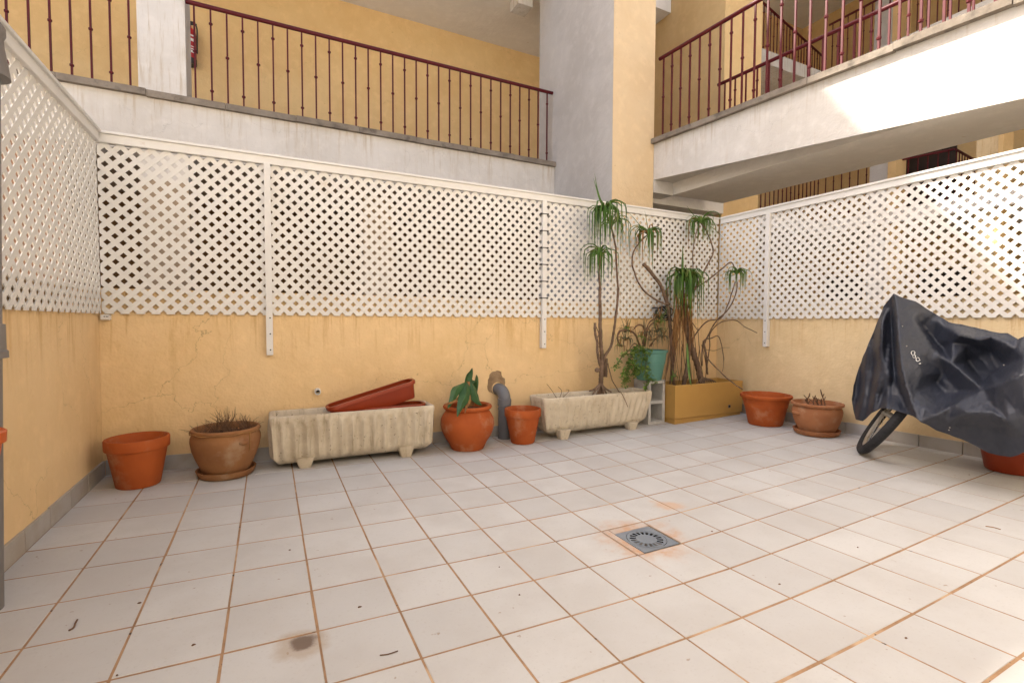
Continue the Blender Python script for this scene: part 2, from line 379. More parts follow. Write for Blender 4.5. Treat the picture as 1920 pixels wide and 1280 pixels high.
# ---- drain
def drain():
    c = Vector(((dx0 + dx1) / 2, (dy0 + dy1) / 2, 0)); h = (dx1 - dx0) / 2; z0 = fz(c.x, c.y)
    t = thing('floor_drain', (c.x, c.y, z0), 'square grey floor drain with a ring of slots, set into the tiles', 'drain')
    m = MB(); N = 90; zt = z0 + .001
    def circ(r, k, z=zt): a = 2 * math.pi * k / N; return (c.x + r * math.cos(a), c.y + r * math.sin(a), z)
    def sq(k):
        a = 2 * math.pi * k / N; s = h / max(abs(math.cos(a)), abs(math.sin(a))); return (c.x + s * math.cos(a), c.y + s * math.sin(a), zt)
    P = MB()   # outer plate
    P.loft([[(p[0], p[1], zt - .012) for p in map(sq, range(N))], [sq(k) for k in range(N)], [circ(.089, k) for k in range(N)], [circ(.089, k, zt - .008) for k in range(N)]])
    P.build('frame_plate', M_STEEL, t)
    G = MB(); zt2 = zt - .001
    r = [0.002, .042, .046, .074, .078, .0865]
    o = 0
    for rr in r:
        for k in range(N): G.v.append(circ(rr, k, zt2 + (.0015 if rr == .0865 else 0)))
    for a in range(len(r) - 1):
        for k in range(N):
            if a == 2 and (k % 5) in (0, 1, 2): continue   # the slots
            k2 = (k + 1) % N; G.f.append((a * N + k, a * N + k2, (a + 1) * N + k2, (a + 1) * N + k))
    G.f.append(tuple(range(N - 1, -1, -1))[::-1])
    # thickness
    n = len(G.v); fs = list(G.f); G.v += [(x, y, z - .0012) for x, y, z in G.v]; G.f += [tuple(i + n for i in reversed(f)) for f in fs]
    for k in range(N):
        k2 = (k + 1) % N
        if k % 5 in (0, 1, 2):
            for a in (2, 3): G.f.append((a * N + k, a * N + k2, a * N + k2 + n, a * N + k + n))
        if k % 5 in (0, 3): G.f.append((2 * N + k, 3 * N + k, 3 * N + k + n, 2 * N + k + n))
    G.build('slotted_grate', M_STEEL, t)
    MB().lathe([(.0885, -.012), (.0885, -.05), (.001, -.05)], (c.x, c.y, zt), 36, cap0=False, cap1=False).build('sump', M_BLACK, t)
drain()

# ---- boundary walls with skirting tiles
def wall(name, a, b, mat, label):
    o = MB().box(a, b).build(name, mat, base=((a[0] + b[0]) / 2, (a[1] + b[1]) / 2, a[2])); tag(o, label, 'wall'); return o
ZW = 1.175
wb = wall('back_wall', (-4.0, YW, -.03), (XWR + .14, YW + .13, ZW), M_YEL, 'cracked yellow plaster wall behind the row of pots, under the long trellis')
wl = wall('left_wall', (XWL - .13, -3.7, -.03), (XWL, YW - .001, ZW), M_YEL, 'yellow plaster wall at the left edge of the patio, beside the grey downpipe')
wr = wall('right_wall', (XWR, -3.7, -.03), (XWR + .13, YW - .001, ZW), M_YELR, 'pale ochre plaster wall behind the covered bicycle')
rng = random.Random(5)
SK = .086
def skirt(par, a0, a1, fixed, axis, inward):
    k0, k1 = math.floor(a0 / U), math.ceil(a1 / U)
    for k in range(k0, k1):
        p, q = max(a0, k * U + .003), min(a1, (k + 1) * U - .003)
        if q - p < .03: continue
        th = .011 + rng.uniform(-.001, .001); f0, f1 = sorted((fixed, fixed + inward * th))
        def fl(v): return fz(v, fixed) if axis == 0 else fz(fixed, v)
        A = [(p, f0, fl(p)), (q, f0, fl(q)), (q, f1, fl(q)), (p, f1, fl(p))] if axis == 0 else [(f0, p, fl(p)), (f1, p, fl(p)), (f1, q, fl(q)), (f0, q, fl(q))]
        hh = SK + rng.uniform(-.002, .002)
        lo = [(x, y, z - .01) for x, y, z in A]; hi = [(x, y, z + hh) for x, y, z in A]
        MB().hexa(lo + hi).build('skirting_tile', M_SKIRT, par, base=((A[0][0] + A[2][0]) / 2, (A[0][1] + A[2][1]) / 2, A[0][2]))
skirt(wb, XWL + .013, XWR - .013, YW, 0, -1)
skirt(wl, -3.5, YW - .013, XWL, 1, 1)
skirt(wr, -3.5, YW - .013, XWR, 1, -1)

# ---- trellis: every slat is a clipped bar
PIT = .0745; SWD = .0270
def clip(poly, x0, x1, z0, z1):
    def cut(pl, f):
        out = []
        for i in range(len(pl)):
            a, b = pl[i], pl[(i + 1) % len(pl)]; fa, fb = f(a), f(b)
            if fa >= 0: out.append(a)
            if (fa >= 0) != (fb >= 0):
                t = fa / (fa - fb); out.append((a[0] + t * (b[0] - a[0]), a[1] + t * (b[1] - a[1])))
        return out
    for f in (lambda p: p[0] - x0, lambda p: x1 - p[0], lambda p: p[1] - z0, lambda p: z1 - p[1]):
        poly = cut(poly, f)
        if len(poly) < 3: return []
    return poly
def slats(par, u0, u1, z0, z1, to3, mat, ph=.5):
    L = (u1 - u0) + (z1 - z0) + .2; zc = z0 + .0055; hw = SWD * .5 * math.sqrt(2)
    for sgn in (1, -1):
        lay = (0.0, .0042) if sgn > 0 else (.0012, .0054)
        nmin = int(-(z1 - z0) / PIT) - 2; nmax = int((u1 - u0 + z1 - z0) / PIT) + 2
        for k in range(nmin, nmax):
            # centre line: u = uk + sgn*(z - zc)
            uk = u0 + (k + ph) * PIT
            za, zb = z0 - .1, z1 + .1
            quad = [(uk + sgn * (za - zc) - hw, za), (uk + sgn * (za - zc) + hw, za), (uk + sgn * (zb - zc) + hw, zb), (uk + sgn * (zb - zc) - hw, zb)]
            pl = clip(quad, u0, u1, z0, z1)
            if len(pl) < 3: continue
            A = sum(pl[i][0] * pl[(i + 1) % len(pl)][1] - pl[(i + 1) % len(pl)][0] * pl[i][1] for i in range(len(pl))) / 2
            if abs(A) < 1.5e-4: continue
            m = MB(); m.loft([[to3(u, z, lay[0]) for u, z in pl], [to3(u, z, lay[1]) for u, z in pl]], True, True)
            cu, cz = sum(p[0] for p in pl) / len(pl), sum(p[1] for p in pl) / len(pl)
            m.build('slat', mat, par, base=to3(cu, cz, .003))
def screw(par, p, axis):
    d = Vector((0, -1, 0)) if axis == 0 else Vector((-1, 0, 0))
    MB().tube([Vector(p) + d * -.001, Vector(p) + d * .0025], .0048, 8).build('screw', M_TIE, par)
RZ0, RZ1 = 2.004, HT
# back trellis
tb = thing('trellis', (2.5, YB, HB), 'long white lattice trellis on the back wall, in three panels', 'trellis')
m = MB(); m.bbox((XL - .03, YB - .022, RZ0), (XR - .03, YB + .022, RZ1), .003); m.bbox((XL - .03, YB - .034, RZ1 - .012), (XR - .03, YB + .034, RZ1 + .003), .002); m.build('top_rail', M_PVCR, tb)
f_back = lambda u, z, d: (u, YB - .004 + d, z)
for (a, b, ph) in ((XL + .004, .872, .45), (.897, 2.962, .5), (2.985, XR - .012, .5)): slats(tb, a, b, HB, RZ0 + .012, f_back, M_PVC, ph)
def post(par, u, axis, fixed, zb, zt, ties=False, w_=.0195):
    d = .03
    if axis == 0: o = MB().bbox((u - w_, fixed - d, zb), (u + w_, fixed - .0045, zt), .003).build('post', M_PVCR, par)
    else: o = MB().bbox((fixed - d, u - w_, zb), (fixed - .0045, u + w_, zt), .003).build('post', M_PVCR, par)
    for z in (zb + .035, zb + .14, zb + .245):
        screw(o, (u + .004, fixed - d, z) if axis == 0 else (fixed - d, u, z), axis)
    MB().bbox(*(((u - w_, fixed - .0045, zb), (u + w_, fixed + .0135, HB - .01)) if axis == 0 else ((fixed - .0045, u - w_, zb), (fixed + .0135, u + w_, HB - .01))), .001).build('spacer', M_PVCR, o)
    if ties:
        for k in range(6):
            z = 1.19 + k * .141
            MB().box((u - .034, fixed - d - .003, z - .0035), (u + .034, fixed - d, z + .0035)).box((u - .036, fixed - d - .003, z - .006), (u - .028, fixed + .004, z + .006)).box((u + .026, fixed - d - .003, z - .006), (u + .036, fixed + .004, z + .006)).build('cable_tie', M_TIE, o)
post(tb, .884, 0, YB, .762, 2.012); post(tb, 2.972, 0, YB, .765, 2.012, True)
# left trellis
tl = thing('trellis', (XL, -1.5, HB), 'white lattice trellis on the left wall, cut by the grey downpipe', 'trellis')
MB().bbox((XL - .022, -3.6, RZ0), (XL + .022, YB - .036, RZ1), .003).bbox((XL - .034, -3.6, RZ1 - .012), (XL + .034, YB - .037, RZ1 + .004), .002).build('top_rail', M_PVCR, tl)
slats(tl, -3.6, YB - .014, HB, RZ0 + .012, lambda u, z, d: (XL + .004 - d, u, z), M_PVC)
# right trellis
tr = thing('trellis', (XR, -1.5, HB), 'white lattice trellis on the right wall, partly in sunlight behind the bicycle', 'trellis')
MB().bbox((XR - .022, -3.6, RZ0), (XR + .022, YB - .036, RZ1 + .001), .003).bbox((XR - .034, -3.6, RZ1 - .012), (XR + .034, YB - .037, RZ1 + .005), .002).build('top_rail', M_PVCR, tr)
f_r = lambda u, z, d: (XR - .004 + d, u, z)
for a, b in ((-3.6, -2.13), (-2.105, -.042), (-.016, YB - .014)): slats(tr, a, b, HB, RZ0 + .012, f_r, M_PVC)
post(tr, -.029, 1, XR, .762, 2.012); post(tr, -2.117, 1, XR, .762, 2.012)

# ================================================================== RAILINGS
def baluster_mesh(kind, h):
    m = MB(); s = .0075; m.box((-s, -s, 0), (s, s, h))
    for k in ((.52,) if kind == 0 else (.14, .84)):
        z = k * h; m.lathe([(.008, -.014), (.017, -.007), (.017, .007), (.008, .014)], (0, 0, z), 8)
    return m
def railing(name, A, B, zb0, zb1, h, label, spacing=.13, rad=.021, cat='railing', ph=.5, over=.0, post_every=0):
    A, B = Vector(A), Vector(B); d = B - A; L = d.length
    t = thing(name, (A.x, A.y, zb0), label, cat)
    dirv = Vector((d.x, d.y, 0)).normalized()
    MB().tube([Vector((A.x, A.y, zb0 + h)) - dirv * over, Vector((B.x, B.y, zb1 + h)) + dirv * over], rad, 10).build('handrail', M_IRON, t, smooth=40)
    n = max(1, int(L / spacing)); protos = []
    for kind in (0, 1): protos.append(None)
    for k in range(n):
        f = (k + ph) / n; p = A + d * f; z = zb0 + (zb1 - zb0) * f; kind = k % 2
        if protos[kind] is None:
            o = MB(); mm = baluster_mesh(kind, h - rad * .5); o.add([(x + p.x, y + p.y, zz + z) for x, y, zz in mm.v], mm.f)
            protos[kind] = o.build('baluster', M_IRON, t, base=(p.x, p.y, z))
        else: inst(protos[kind], 'baluster', t, (p.x, p.y, z))
    return t

# ================================================================== BACK GALLERY BUILDING
gb = thing('gallery_building', (2, YG, -.03), 'yellow and white gallery building behind the back trellis, with an open first floor walkway', 'building')
def coping(par, A, B, z0, z1, w0, w1, normal, t=.058):
    A, B, nrm = Vector((*A, 0)), Vector((*B, 0)), Vector((*normal, 0)); L = (B - A).length; n = max(1, round(L / .62)); rg = random.Random(int(L * 100))
    for k in range(n):
        f0, f1 = k / n + .002 / L, (k + 1) / n - .002 / L
        p, q = A + (B - A) * f0, A + (B - A) * f1; zt0, zt1 = z0 + (z1 - z0) * f0, z0 + (z1 - z0) * f1; j = rg.uniform(-.004, .004)
        lo = [p + nrm * (w0 + j), q + nrm * (w0 + j), q - nrm * w1, p - nrm * w1]
        if (q - p).cross(-nrm).z < 0: lo = [lo[1], lo[0], lo[3], lo[2]]; zz = [zt1, zt0, zt0, zt1]
        else: zz = [zt0, zt1, zt1, zt0]
        MB().hexa([(v.x, v.y, z - t + j) for v, z in zip(lo, zz)] + [(v.x, v.y, z + j) for v, z in zip(lo, zz)]).build('coping_stone', M_STONE, par, base=(p.x, p.y, zt0 - t))
ZFB = 2.55
MB().box((-7, YG, ZFB), (XC - .001, YG + .25, ZG - .046)).build('fascia_beam', M_WHT, gb)
coping(gb, (-7, YG), (XC, YG), ZG, ZG, .045, .2, (0, -1))
MB().box((-7, YG + .251, ZG - .25), (6.31, 4.479, ZG - .05)).build('walkway_slab', M_CEIL, gb)
MB().box((-7, YG + .251, 2.56), (6.31, 4.479, ZG - .252)).build('passage_soffit', M_SHADEBG, gb)  # ceiling underside with shade darkened into its colour
MB().box((-7, 4.48, 2.6), (6.31, 4.75, 7.09)).build('rear_wall', M_YEL2, gb)
MB().box((-7, 4.47, -.03), (6.31, 4.75, 2.559)).build('ground_floor_wall', M_SHADEBR, gb)  # yellow wall continued down, its passage shade painted as dark brown
MB().box((-7, YG, 5.6), (6.31, 4.479, 5.85)).build('walkway_ceiling', M_CEIL, gb)
MB().box((-7, YG, 5.851), (XC - .001, YG + .2, 7.09)).build('upper_wall', M_YEL2, gb)
MB().box((-7.2, YG - .14, 7.091), (6.4, 5.0, 7.26)).build('roof_slab', M_WHT, gb)
o = MB().bbox((-.155, YG + .004, 2.3), (.214, YG + .38, 5.599), .006).build('pillar', M_WHT, gb)
MB().bbox((-.155, YG + .004, -.03), (.214, YG + .38, 2.299), .006).build('shaded_pillar_base', M_SHADEBG, o)  # lower pillar coloured darker, as if shaded behind the trellis
o = MB().bbox((XC, YF + .006, -.03), (XBR - .001, YG + .42, 7.09), .006).build('pillar', M_GRY, gb); o['label'] = 'broad grey pillar with a yellow front'
MB().box((XC + .002, YF - .002, -.03), (XBR - .003, YF + .004, 7.08)).build('yellow_facing', M_FACE, o)
MB().bbox((4.06, 3.15, 5.45), (4.30, 3.40, 5.599), .004).build('ceiling_box', M_WHT, gb)
railing('railing', (.214, YG + .06), (XC - .02, YG + .06), ZG, ZG, .925, 'dark red iron railing on the gallery between the white pillar and the broad pillar', .1345, over=.015)
railing('railing', (-3.6, YG + .06), (-.155, YG + .06), ZG, ZG, .925, 'dark red iron railing on the gallery left of the white pillar', .1345)
# ground-floor piers and wall behind the trellis
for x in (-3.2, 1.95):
    MB().bbox((x, YG + .7, -.03), (x + .36, YG + 1.06, ZG - .251), .005).build('ground_floor_pier', M_SHADEBG, gb)

# neighbour's wall seen through the left trellis, shade put into its brown colour
tag(MB().box((-4.0, YW + .02, ZW), (XWL - .14, YW + .1, 1.99)).build('neighbour_wall', M_DIMWALL, base=(-2, YW, ZW)), 'darkened brown wall of the next patio, seen through the left trellis', 'screen')

# ================================================================== FOOTBRIDGE (right)
fb = thing('footbridge', (XBR, -1, ZFB), 'white concrete footbridge crossing above the right trellis', 'bridge')
YN = -4.2
def zt_(y): return 3.10 - .0555 * (YF - y)     # coping level falls gently
def zb_(y): return 2.64 - .103 * (YF - y)
ya, yb = YF - .001, YN
m = MB().hexa([(XBR, yb, zb_(yb)), (XBR + .3, yb, 2.62), (XBR + .3, ya, 2.64), (XBR, ya, zb_(ya)), (XBR, yb, zt_(yb) - .046), (XBR + .3, yb, zt_(yb) - .046), (XBR + .3, ya, zt_(ya) - .046), (XBR, ya, zt_(ya) - .046)])
m.build('fascia_beam', M_WHT, fb)
coping(fb, (XBR, YF + .03), (XBR, YN), zt_(YF), zt_(YN), .05, .2, (-1, 0), .052)
MB().hexa([(5.2, yb, 2.44), (6.05, yb, 2.44), (6.05, ya, 2.50), (5.2, ya, 2.50), (5.2, yb, 2.9), (6.05, yb, 2.9), (6.05, ya, 2.95), (5.2, ya, 2.95)]).build('deck_beam', M_CEIL, fb)
MB().box((XBR + .002, YF - .012, 2.495), (5.199, YF + .2, 2.638)).build('cross_beam', M_WHT, fb)
MB().box((XBR + .002, YF + .201, 2.44), (6.31, YG, 2.60)).build('landing_soffit', M_CEIL, fb)
railing('railing', (XBR + .07, YF), (XBR + .07, YN + .3), zt_(YF), zt_(YN + .3), .93, 'dark red iron railing along the near side of the footbridge', .128)
railing('railing', (6.06, 1.40), (6.06, YN + .3), 3.09, 2.8, .93, 'dark red iron railing along the far side of the footbridge', .15, over=.03)

# ================================================================== FAR BLOCK beyond the footbridge
fp = thing('stair_tower', (6.7, 3, -.03), 'yellow plaster stair tower just beyond the footbridge', 'building')
MB().bbox((6.32, 1.56, -.03), (7.05, 4.6, 8.2), .008).build('wall', M_YEL2, fp)
fg = thing('far_gallery', (11.2, 1, -.03), 'distant yellow gallery building under and beyond the footbridge', 'building')
MB().box((7.06, 5.0, -.03), (14.5, 5.3, 8.5)).build('end_wall', M_YEL2, fg)
MB().box((13.2, -6, -.03), (13.5, 4.999, 8.5)).build('rear_wall', M_YEL2, fg)
for z in (2.82, 5.85):
    MB().box((11.1, -6, z), (13.199, 4.999, z + .25)).build('floor_slab', M_CEIL, fg)
    MB().box((7.06, 3.14, z), (11.099, 4.999, z + .25)).build('floor_slab', M_WHT, fg)
MB().bbox((11.22, 1.99, -.03), (11.55, 2.30, 8.2), .005).build('pillar', M_GRY, fg)
MB().box((11.20, 1.86, -.03), (11.56, 1.989, 8.2)).build('pillar_trim', M_YEL2, fg)
MB().bbox((11.22, .46, -.03), (11.55, .73, 8.2), .005).build('pillar', M_YELR, fg)
MB().bbox((11.22, -1.3, -.03), (11.55, -1.0, 8.2), .005).build('pillar', M_YELR, fg)
MB().box((11.20, .40, -.03), (11.56, .459, 8.2)).build('pillar_trim', M_YEL2, fg)
MB().box((13.17, 1.75, 3.07), (13.199, 2.75, 5.2)).build('doorway', M_DOOR, fg)
MB().box((13.17, 1.2, 0), (13.199, 2.3, 2.1)).build('doorway', M_DOOR, fg)
MB().box((13.17, 3.4, 0), (13.199, 4.2, 2.1)).build('doorway', M_DOOR, fg)
MB().box((13.17, -.55, 3.07), (13.199, .2, 5.2)).build('window', M_BLUE, fg)
railing('railing', (8.6, 3.16), (11.12, 3.16), 3.07, 3.07, .95, 'distant dark red railing running up to the corner under the footbridge', .12, ph=.3)
railing('railing', (11.12, 3.14), (11.3, 2.32), 3.07, 3.07, .95, 'short distant dark red railing left of the grey far pillar', .13)
railing('railing', (11.4, 1.98), (11.6, 1.17), 3.07, 3.07, .95, 'bright red distant railing in front of the dark doorway', .13)
railing('railing', (11.62, 1.16), (12.9, 1.3), 3.07, 3.07, .95, 'distant red side railing turning away behind the bright red one', .13)
MB().box((7.06, 2.9, 5.85), (7.2, 3.139, 6.1)).build('slab_edge', M_WHT, fg)
railing('railing', (8.6, 3.10), (12.4, 3.9), 6.1, 6.1, .93, 'upper dark red railing seen through the footbridge balusters', .14)
railing('railing', (11.15, 3.1), (11.15, .5), 6.1, 6.1, .93, 'topmost distant red railing beyond the footbridge', .14)
MB().box((7.06, -6, 8.501), (13.6, 5.3, 8.7)).build('roof_slab', M_CEIL, fg)
# the house this patio belongs to, unseen behind the camera, added for warm bounce light
hs = thing('unseen_patio_house', (2.5, -4.2, -.03), 'cream plaster house that the patio belongs to, unseen behind the viewer, added for warm bounce light', 'building')
for a, b in (((-7, -4.5, -.03), (1.6, -4.2, 5.6)), ((3.4, -4.5, -.03), (10, -4.2, 5.6)), ((1.6, -4.5, 2.2), (3.4, -4.2, 5.6))): MB().box(a, b).build('wall', M_CREAM, hs)
MB().box((-7.2, -4.7, 5.601), (10.2, -4.05, 5.75)).build('roof_slab', M_WHT, hs)
for x in (1.6, 2.5): MB().box((x + .02, -4.42, -.03), (x + .88, -4.38, 2.18)).build('glass_door', M_DOOR, hs)
# ================================================================== WALL FITTINGS
# vent pipe
m = MB(); A = Vector((1.176, YW + .005, .503)); d = Vector((0, -1, -.12)).normalized()
Mx = Vector((0, 0, 1)).rotation_difference(d).to_matrix()
m.lathe([(.021, 0), (.021, .034), (.0205, .036), (.0145, .036), (.0145, .004)], A, 20, cap0=False, cap1=False, M=Mx)
t = thing('wall_outlet_pipe', A, 'short white plastic outlet pipe sticking out of the yellow wall above the ribbed planter', 'pipe')
m.build('sleeve', M_PVCR, t, smooth=40); MB().lathe([(.0143, .006), (.001, .006)], A, 16, M=Mx, cap0=False).build('bore', M_BLACK, t)
# elbow drain pipe with broken mortar
t = thing('drain_elbow', (2.575, .465, fz(2.575, .465)), 'grey plastic drain pipe elbow leaving the back wall between two clay pots', 'pipe')
px_, py_, z_ = 2.575, .468, .365
path = [(px_, py_, .03), (px_, py_, z_)]
for k in range(1, 9):
    a = k / 8 * math.radians(86); R0 = .068
    path.append((px_ - .012 * (1 - math.cos(a)), py_ + R0 * (1 - math.cos(a)), z_ + R0 * math.sin(a)))
path.append((px_ - .02, YW + .06, path[-1][2] + .003))
MB().tube(path, .05, 24).build('pipe', M_GREY, t, smooth=50)
MB().lathe([(.0502, z_ - .055), (.055, z_ - .052), (.055, z_ + .002), (.0502, z_ + .004)], (px_, py_, 0), 28, cap0=False, cap1=False).build('collar', M_GREY, t, smooth=40)
MB().lathe([(.0502, 0), (.0535, .002), (.0535, .012), (.0502, .014)], (px_, py_, z_ - .085), 28, cap0=False, cap1=False).build('collar', M_GREY, t, smooth=40)
rg = random.Random(2); ring0, ring1, ring2 = [], [], []
for k in range(26):
    a = 2 * math.pi * k / 26; r = .085 * (1 + rg.uniform(-.12, .14)); x = px_ - .035 + r * math.cos(a) * .86; z = .485 + r * math.sin(a) * 1.05 + (.01 if math.sin(a) > 0 else 0)
    ring0.append((x, YW + .002, z)); ring1.append((x, YW - .006, z)); ring2.append((px_ - .022 + .052 * math.cos(a), YW - .0045, .44 + .054 * math.sin(a)))
MB().loft([ring0, ring1, ring2]).build('mortar_patch', M_MORTAR, t)
# junction tag in the corner
t = thing('junction_box', (.03, YB - .03, 1.0), 'tiny white box with dark marks in the corner below the trellis', 'box')
MB().bbox((XL + .001, YW - .034, .990), (XL + .044, YW, 1.020), .003).build('casing', M_PVCR, t)
for x in (.027, .036, .043): MB().box((x, YW - .0348, 1.006), (x + .005, YW - .0335, 1.012)).build('mark', M_TIE, t)
# grey downpipe at the left edge
bx, by = .058, -.972
t = thing('downpipe', (bx, by, fz(bx, by)), 'grey downpipe with clamp collars running up the left edge of the picture', 'pipe')
MB().tube([(bx, by, .03), (bx, by + .112, 1.80)], .052, 24).build('pipe', M_GREYL, t, smooth=50)
MB().lathe([(.0525, .862), (.066, .864), (.066, .885), (.061, .89), (.061, .972), (.0525, .974)], (bx, by + .056, 0), 28, cap0=False, cap1=False).build('collar', M_GREYL, t, smooth=35)
MB().lathe([(.0525, 1.772), (.076, 1.774), (.073, 1.80), (.064, 1.87), (.062, 1.90), (.068, 1.915), (.068, 1.935), (.055, 1.955), (.002, 1.96)], (bx, by + .112, 0), 28, cap0=False).build('hopper', M_GREYL, t, smooth=35)
for z in (.55, 1.4): MB().box((XWL - .002, by + .062 * z - .02, z), (bx, by + .062 * z + .02, z + .03)).build('bracket', M_GREYL, t)

# ================================================================== POTS
def potprof(rt, rb, h, rim, wall=.014, rimx=.012, inner=.55):
    return [(rb * .96, 0), (rb, .006), (rt - rimx, h - rim), (rt - rimx + .002, h - rim + .001), (rt - .002, h - rim + .003), (rt, h - rim + .008), (rt + .001, h - .006), (rt - .003, h), (rt - wall + .002, h), (rt - wall - .002, h - .008), (rb + (rt - rb) * inner - wall, h * inner), (.001, h * inner)]
def pot(name, c, prof, mat, label, smooth=38, jit=.012, seed=0, n=56):
    z = fz(*c) + .0005; o = MB().lathe(prof, (c[0], c[1], z), n, jit, cap1=False, seed=seed).build(name, mat, base=(c[0], c[1], z), smooth=smooth)
    return tag(o, label, 'pot')
C1 = (.215, .29); pot('terracotta_pot', C1, potprof(.15, .103, .268, .062), M_TERRA, 'empty orange terracotta pot in the left corner', seed=1)
C4 = (2.655, .30); pot('terracotta_pot', C4, potprof(.143, .093, .268, .062, rimx=.010), M_TERRA, 'small empty terracotta pot beside the grey elbow pipe', seed=4)
# brown bulging pot with dead grass, on a saucer
def saucer(c, r, mat, label, h=.042):
    z = fz(*c) + .0005
    o = MB().lathe([(r * .86, 0), (r * .93, .008), (r, h - .006), (r + .002, h), (r - .008, h), (r - .014, h - .014), (r * .84, .012), (.001, .012)], (c[0], c[1], z), 48, .012, cap1=False).build('saucer', mat, base=(c[0], c[1], z), smooth=40)
    tag(o, label, 'saucer'); return z + .0125
C2 = (.64, .318)
z2 = saucer(C2, .158, M_CLAY, 'clay saucer under the brown pot of dead grass')
t2 = thing('clay_pot', (C2[0], C2[1], z2), 'bulging brown clay pot full of dead grass, with string around its rim', 'pot')
prof = [(.113, 0), (.120, .006), (.138, .05), (.160, .10), (.178, .15), (.186, .20), (.184, .225), (.176, .245), (.177, .252), (.182, .258), (.184, .268), (.180, .276), (.168, .276), (.164, .262), (.166, .235), (.001, .228)]
MB().lathe(prof, (C2[0], C2[1], z2), 60, .014, cap1=False, seed=2).build('body', M_CLAY, t2, smooth=40)
def lug(par, c, z, ang, r, mat, s=1.0):
    u = Vector((math.cos(ang), math.sin(ang), 0)); p = Vector((c[0], c[1], z)) + u * r; w_ = Vector((-u.y, u.x, 0))
    MB().tube([p - w_ * .022 * s - u * .006, p - w_ * .016 * s + u * .018 * s, p + u * .026 * s, p + w_ * .016 * s + u * .018 * s, p + w_ * .022 * s - u * .006], [.014 * s, .015 * s, .016 * s, .015 * s, .014 * s], 8).build('lug', mat, par, smooth=60)
lug(t2, C2, z2 + .205, math.radians(-58), .183, M_CLAY, .8); lug(t2, C2, z2 + .205, math.radians(122), .183, M_CLAY, .8)
MB().lathe([(.165, .2295), (.12, .236), (.06, .232), (.001, .238)], (C2[0], C2[1], z2), 30, .05, cap0=False, cap1=False).build('soil', M_SOIL, t2, smooth=60)
ms = MB(); pts = []
for k in range(49):
    a = 2 * math.pi * k / 48; rr = .186 + .003 * math.sin(k * 1.7); pts.append((C2[0] + rr * math.cos(a), C2[1] + rr * math.sin(a), z2 + .262 - .006 * abs(math.sin(k * .55))))
ms.tube(pts, .0028, 5)
a0 = math.radians(-46); e = [(C2[0] + (.187 + .006 * math.sin(f * 3)) * math.cos(a0), C2[1] + (.187 + .006 * math.sin(f * 3)) * math.sin(a0) , z2 + .262 - f) for f in (0, .03, .07, .11, .15)]
e[-2] = (e[-2][0] - .005, e[-2][1] + .01, e[-2][2]); e[-1] = (e[-1][0] - .02, e[-1][1] + .03, e[-1][2]); ms.tube(e, .0035, 5)
ms.build('string', M_STRAW, t2, smooth=60)
# dead grass
rg = random.Random(11)
def dead_tuft(mb, base, n, h, spread, rg, th=.0014, curl=.4):
    for _ in range(n):
        a = rg.uniform(0, 2 * math.pi); l = h * rg.uniform(.5, 1.1); s = spread * rg.uniform(.2, 1)
        p = Vector(base) + Vector((rg.uniform(-.02, .02), rg.uniform(-.02, .02), -.005)); q = [p]
        dirv = Vector((math.cos(a) * s, math.sin(a) * s, 1)).normalized()
        for i in range(4):
            dirv = (dirv + Vector((rg.uniform(-curl, curl), rg.uniform(-curl, curl), rg.uniform(-curl, curl * .4))) * .6).normalized(); q.append(q[-1] + dirv * l / 4)
        mb.tube(q, [th * 1.3, th, th, th * .8, th * .5], 3)
dg = thing('dead_grass', (C2[0], C2[1], z2 + .235), 'dry brown tufts of dead grass in the bulging clay pot', 'plant')
for k, (dx, dy, n, h, s) in enumerate(((-.12, -.03, 26, .12, 1.6), (-.05, .03, 34, .12, .8), (.0, .06, 40, .155, .5), (.03, -.04, 24, .09, .9), (.09, .04, 34, .11, .6), (.12, -.02, 30, .11, .8), (-.06, -.09, 18, .07, 1.2), (.05, -.1, 16, .06, 1.4))):
    mb = MB(); dead_tuft(mb, (C2[0] + dx, C2[1] + dy, z2 + .235), n, h, s, rg); mb.build('tuft', M_TWIG, dg)

# round belly pot with agave
C3 = (2.2, .325); z3 = fz(*C3) + .0005
t3 = thing('belly_pot', (C3[0], C3[1], z3), 'round-bellied orange clay pot holding a drooping green agave', 'pot')
prof = [(.118, 0), (.122, .006), (.140, .045), (.168, .09), (.192, .14), (.202, .185), (.197, .225), (.180, .258), (.166, .278), (.161, .288), (.166, .296), (.178, .303), (.183, .314), (.178, .326), (.163, .328), (.150, .318), (.152, .29), (.001, .275)]
MB().lathe(prof, (C3[0], C3[1], z3), 64, .012, cap1=False, seed=9).build('body', M_TERRA, t3, smooth=50)
MB().lathe([(.1525, .288), (.1, .296), (.05, .29), (.001, .298)], (C3[0], C3[1], z3), 30, .06, cap0=False, cap1=False).build('soil', M_SOIL, t3, smooth=60)
ag = thing('agave', (C3[0], C3[1], z3 + .29), 'drooping green agave with a dark bent tip in the belly pot', 'plant')
def ZP(zx, zy, Y): return onY(810 + zx / 7.11, 670 + zy / 7.11, Y)
def bez(P, n=10):
    P = [Vector(p) for p in P]; out = []
    m_ = len(P) - 1
    for i in range(n + 1):       # Catmull-Rom through the points
        f = i / n * m_; k = min(int(f), m_ - 1); u = f - k
        p0, p1, p2, p3 = P[max(k - 1, 0)], P[k], P[k + 1], P[min(k + 2, m_)]
        out.append(.5 * ((2 * p1) + (p2 - p0) * u + (2 * p0 - 5 * p1 + 4 * p2 - p3) * u * u + (3 * p1 - p0 - 3 * p2 + p3) * u ** 3))
    return out
def leafw(w): return lambda f: w * max(.06, (min(1, .55 + f * 1.6) if f < .4 else 1.0) * (1 - max(0, f - .55) / .45) ** .8)
